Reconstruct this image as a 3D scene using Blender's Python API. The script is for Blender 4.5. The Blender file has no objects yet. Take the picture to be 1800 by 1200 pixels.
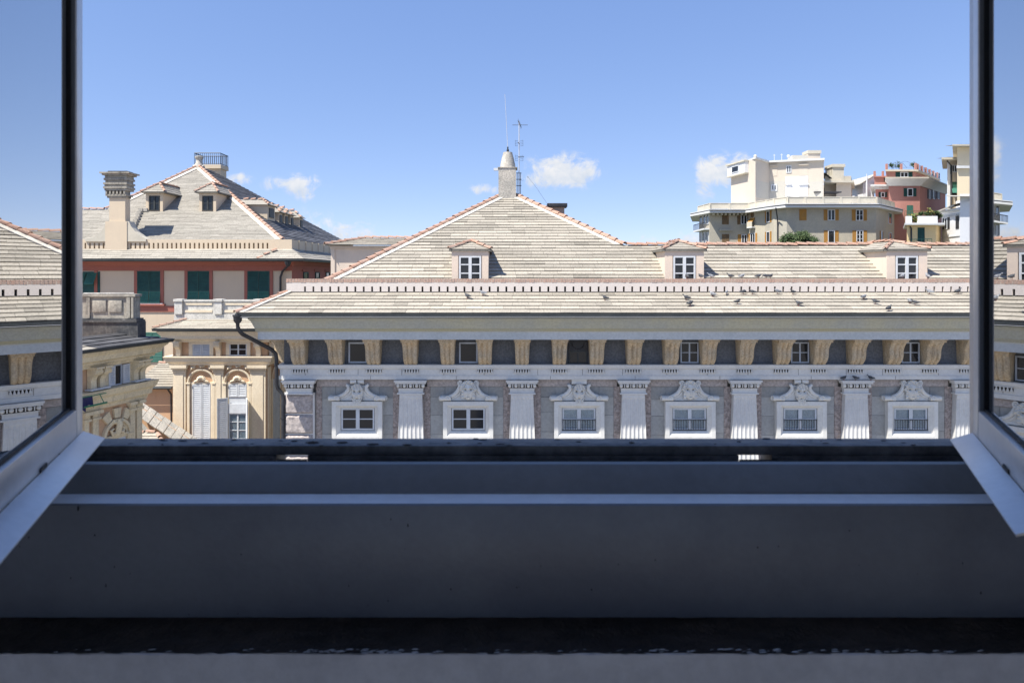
import bpy, bmesh, math, random
from mathutils import Vector, Matrix
R = math.radians
random.seed(7)
CZ = 24.0          # eye height above the street
F = 1200.0         # focal length in photograph pixels
HV = 480.0         # horizon row in the photograph
SUN_EL, SUN_AZ = 58.0, 55.5   # azimuth measured from straight behind the camera towards its left
scene = bpy.context.scene
C = scene.collection

# ------------------------------------------------------------------ camera
cam = bpy.data.cameras.new('camera')
camo = bpy.data.objects.new('camera', cam)
C.objects.link(camo)
camo.location = (0, 0, CZ)
camo.rotation_euler = (R(90), 0, 0)
cam.sensor_width = 36
cam.lens = 36 * F / 1800
cam.shift_y = -(600 - HV) / 1800
cam.clip_start = 0.02
cam.clip_end = 6000
cam.dof.use_dof = True
cam.dof.focus_distance = 26
cam.dof.aperture_fstop = 10
scene.camera = camo

# ------------------------------------------------------------------ world, sun, exposure
world = bpy.data.worlds.new('World')
scene.world = world
world.use_nodes = True
wn, wl = world.node_tree.nodes, world.node_tree.links
wn.clear()
sd = Vector((-math.sin(R(SUN_AZ)) * math.cos(R(SUN_EL)), -math.cos(R(SUN_AZ)) * math.cos(R(SUN_EL)), math.sin(R(SUN_EL))))
sky = wn.new('ShaderNodeTexSky')
sky.sky_type = 'NISHITA'
sky.sun_disc = False
sky.sun_elevation = R(SUN_EL)
sky.sun_rotation = math.atan2(sd.x, sd.y)
sky.air_density = 0.6
sky.dust_density = 0.0
sky.ozone_density = 3.0
SKY_S = 0.12
bg = wn.new('ShaderNodeBackground')
bg.inputs['Strength'].default_value = SKY_S
wout = wn.new('ShaderNodeOutputWorld')
wl.new(bg.outputs[0], wout.inputs[0])

def wmath(op, a, b=None, c=None, clamp=False):
    n = wn.new('ShaderNodeMath'); n.operation = op; n.use_clamp = clamp
    for i, s in enumerate((a, b, c)):
        if s is None: continue
        if isinstance(s, (int, float)): n.inputs[i].default_value = s
        else: wl.new(s, n.inputs[i])
    return n.outputs[0]

# deep polarised blue: each channel of the whole sky is compressed alike in every direction
ssp = wn.new('ShaderNodeSeparateColor'); wl.new(sky.outputs[0], ssp.inputs[0])
skyc = wn.new('ShaderNodeCombineColor')
for i_, (g_, k_) in enumerate(((.65, 1.17), (.55, 1.39), (.40, 2.24))):
    wl.new(wmath('MULTIPLY', wmath('POWER', ssp.outputs[i_], g_), k_), skyc.inputs[i_])
# small cumulus clouds far beyond the town, in the sky's own directions
tc = wn.new('ShaderNodeTexCoord')
sep = wn.new('ShaderNodeSeparateXYZ'); wl.new(tc.outputs['Generated'], sep.inputs[0])
ys = wmath('MAXIMUM', sep.outputs[1], 0.05)
ca, cb = wmath('DIVIDE', sep.outputs[0], ys), wmath('DIVIDE', sep.outputs[2], ys)
front = wmath('GREATER_THAN', sep.outputs[1], 0.1)
comb = wn.new('ShaderNodeCombineXYZ'); wl.new(ca, comb.inputs[0]); wl.new(cb, comb.inputs[1])
noi = wn.new('ShaderNodeTexNoise'); noi.inputs['Scale'].default_value = 34; noi.inputs['Detail'].default_value = 12; noi.inputs['Roughness'].default_value = 0.66; noi.inputs['Distortion'].default_value = 0.5
wl.new(comb.outputs[0], noi.inputs['Vector'])
no2 = wn.new('ShaderNodeTexNoise'); no2.inputs['Scale'].default_value = 95; no2.inputs['Detail'].default_value = 6
wl.new(comb.outputs[0], no2.inputs['Vector'])
mask = None
low = None
for (u, v, ru, rv, amp) in [(988, 302, 80, 40, .95), (950, 314, 48, 22, .8), (1035, 303, 36, 22, .75), (520, 324, 64, 22, .85), (540, 334, 30, 24, .7),
                       (850, 333, 30, 13, .8), (1262, 303, 52, 42, .95), (1300, 290, 36, 26, .9), (1240, 322, 30, 36, .6), (420, 315, 30, 15, .8), (612, 412, 80, 34, .55),
                       (560, 400, 60, 40, .4), (1140, 421, 24, 12, .7), (1215, 420, 30, 22, .4), (1745, 300, 26, 40, .5)]:
    dx = wmath('MULTIPLY', wmath('SUBTRACT', ca, (u - 900) / F), F / ru)
    dz = wmath('MULTIPLY', wmath('SUBTRACT', cb, (HV - v) / F), F / rv)
    d = wmath('SQRT', wmath('ADD', wmath('MULTIPLY', dx, dx), wmath('MULTIPLY', dz, dz)))
    m = wmath('MULTIPLY', wmath('SUBTRACT', 1.0, d), amp)
    sh = wmath('MULTIPLY', dz, wmath('GREATER_THAN', m, 0.0))
    mask = m if mask is None else wmath('MAXIMUM', mask, m)
    low = sh if low is None else wmath('ADD', low, sh)
dens = wmath('ADD', wmath('MULTIPLY', mask, 1.0), wmath('MULTIPLY', wmath('SUBTRACT', noi.outputs[0], 0.52), 2.6))
mr = wn.new('ShaderNodeMapRange'); mr.interpolation_type = 'SMOOTHSTEP'
wl.new(dens, mr.inputs[0]); mr.inputs[1].default_value = -0.02; mr.inputs[2].default_value = 0.62
mk = wn.new('ShaderNodeMapRange'); wl.new(mask, mk.inputs[0]); mk.inputs[1].default_value = -0.05; mk.inputs[2].default_value = 0.3
alpha = wmath('MULTIPLY', wmath('MULTIPLY', wmath('MULTIPLY', mr.outputs[0], mk.outputs[0]), front), 0.95)
br = wn.new('ShaderNodeMapRange'); wl.new(wmath('ADD', wmath('MULTIPLY', low, 0.6), wmath('MULTIPLY', wmath('SUBTRACT', no2.outputs[0], .5), 2.2)), br.inputs[0])
br.inputs[1].default_value = -0.8; br.inputs[2].default_value = 0.8; br.inputs[3].default_value = 0.0; br.inputs[4].default_value = 1.0
cc = wn.new('ShaderNodeMix'); cc.data_type = 'RGBA'
wl.new(br.outputs[0], cc.inputs[0])
CB = 0.44 / SKY_S
cc.inputs[6].default_value = (CB * .80, CB * .88, CB * 1.0, 1); cc.inputs[7].default_value = (CB * 1.08, CB * 1.08, CB * 1.09, 1)
wm = wn.new('ShaderNodeMix'); wm.data_type = 'RGBA'
wl.new(alpha, wm.inputs[0]); wl.new(skyc.outputs[0], wm.inputs[6]); wl.new(cc.outputs[2], wm.inputs[7])
wl.new(wm.outputs[2], bg.inputs[0])

sl = bpy.data.lights.new('sun', 'SUN')
sl.energy = 4.6; sl.angle = R(0.5); sl.color = (1.0, 0.955, 0.87)
so = bpy.data.objects.new('sun', sl); C.objects.link(so)
so.location = (-40, -30, 90)
so.rotation_euler = sd.to_track_quat('Z', 'Y').to_euler()
scene.render.engine = 'CYCLES'
vs = scene.view_settings
vs.view_transform = 'Standard'; vs.look = 'None'; vs.gamma = 1; vs.use_curve_mapping = False
vs.exposure = 0.95

# ------------------------------------------------------------------ materials
MATS = {}
def pm(name, col, col2=None, rough=.85, scale=1.2, bump=.25, bscale=30, streak=0, scol=(.06, .055, .05), spec=.3, metal=0,
       tone=False, spots=0, fine=.25, sscale=(3.0, .25), aniso=None):
    m = bpy.data.materials.new(name); m.use_nodes = True
    N, L = m.node_tree.nodes, m.node_tree.links
    b = N['Principled BSDF']
    b.inputs['Roughness'].default_value = rough; b.inputs['Specular IOR Level'].default_value = spec; b.inputs['Metallic'].default_value = metal
    geo = N.new('ShaderNodeNewGeometry')
    def noise(sc, det=5, vec=None, ro=.6):
        n = N.new('ShaderNodeTexNoise'); n.inputs['Scale'].default_value = sc; n.inputs['Detail'].default_value = det; n.inputs['Roughness'].default_value = ro
        L.new(vec or geo.outputs['Position'], n.inputs['Vector']); return n.outputs[0]
    def mix(fac, a, c, mode='MIX'):
        n = N.new('ShaderNodeMix'); n.data_type = 'RGBA'; n.blend_type = mode
        for s, i in ((fac, 0), (a, 6), (c, 7)):
            if isinstance(s, float): n.inputs[i].default_value = s
            elif isinstance(s, tuple): n.inputs[i].default_value = (*s, 1)
            else: L.new(s, n.inputs[i])
        return n.outputs[2]
    def ramp(x, a, c, lo=0., hi=1.):
        n = N.new('ShaderNodeMapRange'); n.interpolation_type = 'SMOOTHSTEP'; L.new(x, n.inputs[0])
        n.inputs[1].default_value = a; n.inputs[2].default_value = c; n.inputs[3].default_value = lo; n.inputs[4].default_value = hi
        return n.outputs[0]
    col2 = col2 or tuple(c * .8 for c in col)
    c = mix(ramp(noise(scale), .35, .65), col, col2)
    if fine:
        f = ramp(noise(bscale, 3), .3, .7, 1 - fine, 1 + fine * .6)
        c = mix(1.0, c, f, 'MULTIPLY')
    if streak:
        mp = N.new('ShaderNodeMapping'); L.new(geo.outputs['Position'], mp.inputs[0]); mp.inputs['Scale'].default_value = (sscale[0], sscale[0], sscale[1])
        st = ramp(noise(1.0, 7, mp.outputs[0], .7), .5, .72, 0., streak)
        c = mix(st, c, scol)
    if spots:
        sp = ramp(noise(bscale * .35, 6, None, .75), .56, .7, 0., spots)
        c = mix(sp, c, scol)
    if tone:
        a = N.new('ShaderNodeAttribute'); a.attribute_name = 'tone'
        c = mix(1.0, c, a.outputs['Fac'], 'MULTIPLY')
    L.new(c, b.inputs['Base Color'])
    if bump:
        bp = N.new('ShaderNodeBump'); bp.inputs['Strength'].default_value = bump; bp.inputs['Distance'].default_value = .02
        L.new(noise(bscale, 6), bp.inputs['Height']); L.new(bp.outputs[0], b.inputs['Normal'])
    MATS[name] = m
    return m

def glassmat(name, k, tint=(1, 1, 1), rough=0.0):
    # clear pane: Fresnel reflection of k glass faces over what lies behind
    m = bpy.data.materials.new(name); m.use_nodes = True
    N, L = m.node_tree.nodes, m.node_tree.links
    N.remove(N['Principled BSDF'])
    lw = N.new('ShaderNodeLayerWeight'); lw.inputs[0].default_value = .5
    def M(op, a, b):
        n = N.new('ShaderNodeMath'); n.operation = op
        for i, s in enumerate((a, b)):
            if isinstance(s, (int, float)): n.inputs[i].default_value = s
            else: L.new(s, n.inputs[i])
        return n.outputs[0]
    r = M('ADD', M('MULTIPLY', M('POWER', lw.outputs['Facing'], 5), .957), .043)
    rr = M('DIVIDE', M('MULTIPLY', r, k), M('ADD', M('MULTIPLY', r, k - 1), 1))
    t = N.new('ShaderNodeBsdfTransparent'); t.inputs[0].default_value = (*tint, 1)
    g = N.new('ShaderNodeBsdfGlossy'); g.inputs['Roughness'].default_value = rough
    mx = N.new('ShaderNodeMixShader'); L.new(rr, mx.inputs[0]); L.new(t.outputs[0], mx.inputs[1]); L.new(g.outputs[0], mx.inputs[2])
    L.new(mx.outputs[0], N['Material Output'].inputs[0])
    MATS[name] = m

pm('slate', (.385, .348, .288), (.358, .325, .27), rough=.75, scale=.9, bump=.3, bscale=22, tone=True, fine=.22, spec=.25)
pm('slate_red_house', (.325, .30, .258), (.30, .278, .238), rough=.8, scale=.7, bump=.3, bscale=18, tone=True, fine=.22, spec=.2)
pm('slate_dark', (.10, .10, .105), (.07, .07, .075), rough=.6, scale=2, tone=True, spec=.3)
pm('roof_deck', (.2, .19, .165), rough=.9)
pm('terracotta', (.43, .255, .185), (.40, .275, .215), rough=.85, scale=2.5, bump=.3, bscale=25, spots=.35, scol=(.34, .29, .22))
pm('mortar', (.62, .58, .5), (.5, .46, .4), rough=.9, scale=4, spots=.35, scol=(.2, .18, .15))
pm('coping_brick', (.46, .30, .235), (.41, .31, .255), rough=.9, scale=6, bump=.4, bscale=30, spots=.4, scol=(.5, .42, .36))
pm('pink_plaster', (.64, .575, .525), (.61, .55, .505), rough=.9, scale=.7, bump=.12, bscale=20, fine=.05, streak=.12, scol=(.5, .44, .4))
pm('dormer_plaster', (.70, .58, .47), (.64, .54, .45), rough=.9, scale=1.2, bump=.15, fine=.06, streak=.15, scol=(.4, .34, .28))
pm('cornice_paint', (.49, .475, .37), (.42, .43, .40), rough=.8, scale=.6, bump=.12, bscale=15, fine=.1, spots=.3, scol=(.34, .36, .36), streak=.25, sscale=(.25, 2.0))
pm('corona_paint', (.55, .57, .585), (.50, .53, .55), rough=.8, scale=.7, bump=.1, bscale=15, fine=.08, spots=.2, scol=(.40, .40, .32))
pm('marble', (.67, .655, .62), (.61, .60, .58), rough=.55, scale=1.6, bump=.1, bscale=14, fine=.06, streak=.22, scol=(.42, .41, .38), spec=.4, spots=.25)
pm('marble_aged', (.71, .695, .65), (.66, .645, .605), rough=.6, scale=2.6, bump=.08, bscale=14, fine=.06, streak=.2, scol=(.40, .37, .31), spots=.12)
pm('backing_dark', (.05, .045, .04), rough=.95)  # near-black strips set behind the eggs and guttae
pm('corbel_stone', (.56, .43, .275), (.52, .43, .31), rough=.85, scale=3.0, bump=.4, bscale=20, fine=.25, streak=.6, scol=(.16, .12, .08), sscale=(5, .8))
pm('frieze_slate', (.135, .143, .158), (.15, .156, .168), rough=.8, scale=2.2, bump=.35, bscale=18, spots=.3, scol=(.15, .15, .155))
pm('tufa', (.42, .345, .305), (.34, .29, .265), rough=.95, scale=4, bump=1.0, bscale=13, fine=.35, spots=.75, scol=(.13, .11, .10))
pm('tufa_band', (.47, .41, .38), (.42, .37, .345), rough=.95, scale=3, bump=.6, bscale=13, fine=.25, spots=.4, scol=(.2, .17, .16))
pm('ashlar', (.44, .43, .40), (.39, .385, .365), rough=.85, scale=1.1, bump=.25, bscale=14, fine=.1, spots=.3, scol=(.25, .235, .21), tone=True)
pm('joint', (.17, .16, .145), rough=.95)
pm('white_wood', (.62, .64, .66), (.56, .58, .60), rough=.5, scale=5, bump=.1, fine=.08)
pm('grey_wood', (.50, .53, .57), (.45, .48, .52), rough=.55, scale=5, bump=.1, fine=.06)
pm('dark_pane', (.012, .014, .018), (.02, .022, .026), rough=.06, spec=.5, bump=0, fine=0)
pm('curtain', (.74, .78, .84), (.60, .65, .72), rough=.9, scale=6, bump=0, fine=.1)
pm('iron', (.03, .032, .036), rough=.55, spec=.4, fine=.1)
pm('gutter_metal', (.035, .04, .043), (.05, .055, .055), rough=.5, scale=2, spec=.4, fine=.15)
pm('pipe_metal', (.045, .045, .05), (.03, .03, .034), rough=.5, scale=3, spec=.4)
pm('cement', (.50, .46, .40), (.38, .36, .32), rough=.95, scale=2.4, bump=.4, bscale=16, spots=.4, scol=(.22, .21, .2))
pm('ochre_plaster', (.60, .385, .235), (.56, .37, .235), rough=.9, scale=1.6, bump=.2, fine=.1, streak=.3, scol=(.38, .2, .1))
pm('cream_stucco', (.78, .67, .50), (.72, .61, .45), rough=.88, scale=1.6, bump=.2, bscale=18, fine=.08, streak=.25, scol=(.45, .36, .24), spots=.15)
pm('aged_stucco', (.78, .66, .44), (.70, .59, .40), rough=.88, scale=1.4, bump=.25, bscale=18, fine=.12, streak=.45, scol=(.25, .20, .13), spots=.3)
pm('stained_stone', (.40, .365, .30), (.30, .275, .235), rough=.95, scale=2.5, bump=.4, bscale=14, fine=.2, streak=.9, scol=(.035, .034, .037), sscale=(2.2, .25), spots=.5)
pm('black_stone', (.11, .105, .10), (.06, .06, .062), rough=.95, scale=3, bump=.4, bscale=14, fine=.2, streak=.7, scol=(.3, .28, .25), sscale=(4, .4))
pm('pale_stone', (.66, .63, .57), (.55, .53, .48), rough=.9, scale=2.5, bump=.3, bscale=14, fine=.15, streak=.6, scol=(.2, .19, .175), sscale=(2.6, .3))
pm('house_cream', (.64, .525, .385), (.60, .495, .37), rough=.9, scale=.5, bump=.12, fine=.05, streak=.15, scol=(.45, .36, .27))
pm('house_red', (.37, .135, .10), (.34, .13, .10), rough=.85, scale=.9, bump=.12, fine=.08, streak=.2, scol=(.24, .06, .045))
pm('green_shutter', (.022, .085, .075), (.018, .065, .06), rough=.6, scale=3, fine=.1)
pm('green_light', (.05, .17, .13), (.04, .14, .11), rough=.6, scale=3, fine=.1)
pm('ochre_shutter', (.46, .23, .05), (.40, .21, .06), rough=.6, scale=2, fine=.12)
pm('brown_shutter', (.22, .14, .07), (.17, .115, .065), rough=.65, scale=2, fine=.12)
pm('render_grey', (.46, .415, .325), (.39, .36, .30), rough=.92, scale=.35, bump=.1, bscale=6, fine=.08, streak=.3, scol=(.30, .285, .255), sscale=(.5, .12))
pm('render_pale', (.58, .51, .42), (.545, .48, .40), rough=.92, scale=.3, bump=.08, bscale=6, fine=.05, streak=.15, scol=(.5, .46, .4), sscale=(.5, .12))
pm('render_patch', (.52, .49, .43), (.50, .475, .42), rough=.92, scale=.3, bump=.08, bscale=6, fine=.05)
pm('white_render', (.72, .72, .72), (.69, .69, .70), rough=.9, scale=.3, bump=.06, bscale=6, fine=.04, streak=.12, scol=(.6, .6, .6), sscale=(.5, .12))
pm('parapet_render', (.56, .51, .415), (.50, .465, .385), rough=.92, scale=.5, bump=.08, bscale=6, fine=.06, streak=.25, scol=(.36, .33, .28), sscale=(.6, .15))
pm('eave_white', (.66, .66, .645), (.60, .60, .59), rough=.85, scale=.5, fine=.06)
pm('brick_red_render', (.44, .215, .175), (.41, .20, .165), rough=.9, scale=.3, bump=.08, bscale=6, fine=.06, streak=.15, scol=(.33, .13, .1), sscale=(.5, .12))
pm('yellow_render', (.80, .60, .32), (.76, .57, .31), rough=.9, scale=.35, bump=.08, bscale=6, fine=.05, streak=.12, scol=(.55, .42, .25), sscale=(.5, .12))
pm('sand_render', (.79, .66, .45), (.75, .63, .44), rough=.9, scale=.35, bump=.08, bscale=6, fine=.04)
pm('foliage', (.045, .075, .03), (.075, .105, .04), rough=.7, scale=1.5, bump=0, fine=.3, spec=.25, tone=True)
pm('flowers', (.30, .20, .06), (.10, .16, .05), rough=.8, scale=2.5, bump=0, fine=.3, tone=True)
pm('bark', (.10, .075, .05), rough=.9)
pm('hill_green', (.055, .075, .045), (.085, .095, .055), rough=.95, scale=.08, bump=0, bscale=.6, fine=.4)
pm('paving', (.25, .235, .21), (.22, .205, .185), rough=.9, scale=.5, bscale=8)
pm('pigeon_body', (.085, .09, .10), (.055, .057, .065), rough=.7, scale=14, bump=.1, fine=.2)
pm('pigeon_pale', (.34, .35, .37), (.16, .165, .18), rough=.7, scale=14, bump=.1, fine=.2)
pm('pigeon_leg', (.30, .09, .07), rough=.6)
pm('aluminium', (.66, .66, .67), (.60, .60, .615), rough=.36, scale=6, bump=.02, bscale=90, fine=.04, spec=.5, metal=.45)
pm('mask_shade', (.17, .16, .15), rough=.95, fine=.1)  # dark tone painted in for the shade in the mask hollows
pm('ledge_paint', (.82, .84, .86), (.78, .80, .83), rough=.3, scale=5, bump=.04, bscale=60, fine=.05, spec=.5)
pm('frame_paint', (.15, .165, .185), (.13, .145, .165), rough=.38, scale=5, bump=.06, bscale=60, fine=.06, spec=.5, spots=.05)
pm('apron_paint', (.135, .148, .172), (.10, .11, .135), rough=.38, scale=3, bump=.04, bscale=90, fine=.04, spec=.45, spots=.03, scol=(.03, .03, .04))
pm('grimy_metal', (.055, .058, .065), (.12, .125, .135), rough=.5, scale=9, bump=.3, bscale=40, fine=.3, spec=.4, spots=.5, scol=(.015, .015, .017))
pm('black_wood', (.022, .019, .018), (.045, .037, .033), rough=.5, scale=8, bump=.35, bscale=45, fine=.3, spec=.35, spots=.3, scol=(.008, .007, .007))
pm('stool_paint', (.52, .52, .54), (.45, .45, .47), rough=.5, scale=7, bump=.12, bscale=55, fine=.08, spec=.4)
pm('room_plaster', (.55, .55, .56), (.54, .54, .55), rough=.9, scale=1, fine=.04)
pm('rubber', (.012, .012, .013), rough=.6, fine=.1)
glassmat('sash_glass', 18, (.55, .58, .6))
glassmat('window_glass', 2, (.75, .8, .82))

# ------------------------------------------------------------------ mesh helpers
def X(u, Y): return (u - 900) / F * Y
def Z(v, Y): return -(v - HV) / F * Y

class MB:
    def __init__(s, xf=None): s.v = []; s.f = []; s.t = []; s.xf = xf
    def add(s, vs, fs, tone=1.0):
        o = len(s.v)
        s.v += [s.xf @ Vector(p) if s.xf else Vector(p) for p in vs]
        for f in fs:
            s.f.append([i + o for i in f]); s.t.append(tone)
        return s
    def box(s, x0, x1, y0, y1, z0, z1, tone=1.0):
        return s.hexa([(x0, y0, z0), (x1, y0, z0), (x1, y1, z0), (x0, y1, z0), (x0, y0, z1), (x1, y0, z1), (x1, y1, z1), (x0, y1, z1)], tone)
    def hexa(s, p, tone=1.0):
        return s.add(p, [(0, 3, 2, 1), (4, 5, 6, 7), (0, 1, 5, 4), (1, 2, 6, 5), (2, 3, 7, 6), (3, 0, 4, 7)], tone)
    def ext(s, pts, vec, tone=1.0):
        n = len(pts); v = Vector(vec)
        q = [Vector(p) for p in pts]; q += [p + v for p in q]
        fs = [list(range(n))[::-1], list(range(n, 2 * n))] + [(i, (i + 1) % n, n + (i + 1) % n, n + i) for i in range(n)]
        return s.add(q, fs, tone)
    def tube(s, pts, r, n=6, cap=True):
        pts = [Vector(p) for p in pts]; rs = r if isinstance(r, (list, tuple)) else [r] * len(pts)
        vs = []; fs = []
        for i, p in enumerate(pts):
            d = (pts[min(i + 1, len(pts) - 1)] - pts[max(i - 1, 0)]).normalized()
            a = d.orthogonal().normalized() if i == 0 else (a - d * a.dot(d)).normalized()
            b = d.cross(a)
            vs += [p + (a * math.cos(k * 2 * math.pi / n) + b * math.sin(k * 2 * math.pi / n)) * rs[i] for k in range(n)]
        for i in range(len(pts) - 1):
            for k in range(n):
                fs.append((i * n + k, i * n + (k + 1) % n, (i + 1) * n + (k + 1) % n, (i + 1) * n + k))
        if cap: fs += [list(range(n))[::-1], list(range(len(vs) - n, len(vs)))]
        return s.add(vs, fs)
    def lathe(s, prof, c=(0, 0, 0), n=14):
        vs = []; fs = []
        for (r, z) in prof:
            vs += [(c[0] + r * math.cos(k * 2 * math.pi / n), c[1] + r * math.sin(k * 2 * math.pi / n), c[2] + z) for k in range(n)]
        for i in range(len(prof) - 1):
            for k in range(n):
                fs.append((i * n + k, i * n + (k + 1) % n, (i + 1) * n + (k + 1) % n, (i + 1) * n + k))
        fs += [list(range(n))[::-1], list(range(len(vs) - n, len(vs)))]
        return s.add(vs, fs)
    def sph(s, c, r, nu=10, nv=7, tone=1.0):
        r = (r, r, r) if isinstance(r, (int, float)) else r
        vs = [(c[0], c[1], c[2] - r[2])]
        for j in range(1, nv):
            t = -math.pi / 2 + math.pi * j / nv
            vs += [(c[0] + r[0] * math.cos(t) * math.cos(k * 2 * math.pi / nu), c[1] + r[1] * math.cos(t) * math.sin(k * 2 * math.pi / nu), c[2] + r[2] * math.sin(t)) for k in range(nu)]
        vs.append((c[0], c[1], c[2] + r[2]))
        fs = [(0, 1 + (k + 1) % nu, 1 + k) for k in range(nu)]
        for j in range(nv - 2):
            for k in range(nu):
                a = 1 + j * nu
                fs.append((a + k, a + (k + 1) % nu, a + nu + (k + 1) % nu, a + nu + k))
        e = len(vs) - 1; a = 1 + (nv - 2) * nu
        fs += [(e, a + k, a + (k + 1) % nu) for k in range(nu)]
        return s.add(vs, fs, tone)
    def grid(s, fn, nu, nv, keep=None):
        vs = [fn(i / nu, j / nv) for j in range(nv + 1) for i in range(nu + 1)]
        fs = []
        for j in range(nv):
            for i in range(nu):
                a = j * (nu + 1) + i
                if keep and not keep((i + .5) / nu, (j + .5) / nv): continue
                fs.append((a, a + 1, a + nu + 2, a + nu + 1))
        return s.add(vs, fs)
    def ring(s, prof, x0, x1, y0, y1, cap=False, kl=1.0):
        # a profile of (out, z) carried round a rectangle with mitred corners
        cs = [(x0, y0, -kl, -1), (x1, y0, 1, -1), (x1, y1, 1, 1), (x0, y1, -kl, 1)]
        vs = [(x + sx * o, y + sy * o, z) for (o, z) in prof for (x, y, sx, sy) in cs]
        fs = []
        for i in range(len(prof) - 1):
            for k in range(4):
                fs.append((i * 4 + k, i * 4 + (k + 1) % 4, (i + 1) * 4 + (k + 1) % 4, (i + 1) * 4 + k))
        if cap: fs += [(3, 2, 1, 0), tuple(range(len(vs) - 4, len(vs)))]
        return s.add(vs, fs)

ORG = {}
def setp(o, label=None, cat=None, group=None, kind=None):
    if label: o['label'] = label
    if cat: o['category'] = cat
    if group: o['group'] = group
    if kind: o['kind'] = kind
    return o
def thing(name, loc, label, cat, group=None):
    o = bpy.data.objects.new(name, None); C.objects.link(o)
    o.empty_display_size = .3
    o.location = (loc[0], loc[1], loc[2] + CZ); ORG[o.name] = Vector(loc)
    return setp(o, label, cat, group)
def mesh_of(name, mb, mat, org, smooth=False, bevel=0, recalc=True):
    me = bpy.data.meshes.new(name)
    me.from_pydata([tuple(v - org) for v in mb.v], [], mb.f)
    if bevel or recalc:
        bm = bmesh.new(); bm.from_mesh(me)
        if recalc: bmesh.ops.recalc_face_normals(bm, faces=bm.faces)
        if bevel: bmesh.ops.bevel(bm, geom=[e for e in bm.edges if e.calc_face_angle(0) > .5], offset=bevel, segments=2, affect='EDGES', profile=.5)
        bm.to_mesh(me); bm.free()
    elif any(t != 1.0 for t in mb.t): pass
    if not bevel and len(me.polygons) == len(mb.t):
        a = me.attributes.new('tone', 'FLOAT', 'FACE'); a.data.foreach_set('value', mb.t)
    if smooth or bevel:
        me.polygons.foreach_set('use_smooth', [True] * len(me.polygons)); me.set_sharp_from_angle(angle=R(38))
    me.materials.append(MATS[mat])
    return me
def obj(name, mb, mat, parent=None, smooth=False, bevel=0, label=None, cat=None, group=None, kind=None, recalc=True):
    if parent is None:
        lo = [min(v[i] for v in mb.v) for i in range(3)]; hi = [max(v[i] for v in mb.v) for i in range(3)]
        org = Vector(((lo[0] + hi[0]) / 2, (lo[1] + hi[1]) / 2, lo[2]))
    else: org = ORG[parent.name]
    o = bpy.data.objects.new(name, mesh_of(name, mb, mat, org, smooth, bevel, recalc)); C.objects.link(o)
    ORG[o.name] = org
    if parent: o.parent = parent
    else: o.location = (org.x, org.y, org.z + CZ)
    return setp(o, label, cat, group, kind)
def inst(name, me, parent, M):
    # a piece that shares mesh data, placed by a matrix given in camera-relative space
    o = bpy.data.objects.new(name, me); C.objects.link(o); o.parent = parent
    o.matrix_basis = Matrix.Translation(-ORG[parent.name]) @ M
    return o

class Pl:
    # a vertical wall plane seen at pixel column u at depth Y, running at angle a; local x along, -y outward, z up
    def __init__(s, u, Y, a=0.0):
        s.o = Vector((X(u, Y), Y, 0)); s.d = Vector((math.cos(R(a)), math.sin(R(a)), 0)); s.n = Vector((s.d.y, -s.d.x, 0))
        s.M = Matrix(((s.d.x, -s.n.x, 0, s.o.x), (s.d.y, -s.n.y, 0, s.o.y), (0, 0, 1, 0), (0, 0, 0, 1)))
    def hit(s, u, v, out=0):
        r = Vector(((u - 900) / F, 1, -(v - HV) / F)); o = s.o + s.n * out
        p = r * (o.dot(s.n) / r.dot(s.n))
        return (p - o).dot(s.d), p.z
    def rect(s, u0, u1, v0, v1, out=0):
        um = (u0 + u1) / 2
        a = s.hit(u0, v0, out)[0]; b = s.hit(u1, v0, out)[0]
        return a, b, s.hit(um, v1, out)[1], s.hit(um, v0, out)[1]
    def mb(s): return MB(s.M)
def plane_between(p, q):
    # wall through two plan points (x, y), outward normal towards the camera side
    pl = Pl(900, 1, math.degrees(math.atan2(q[1] - p[1], q[0] - p[0])))
    pl.o = Vector((p[0], p[1], 0)); pl.M.translation = pl.o
    return pl

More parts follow.
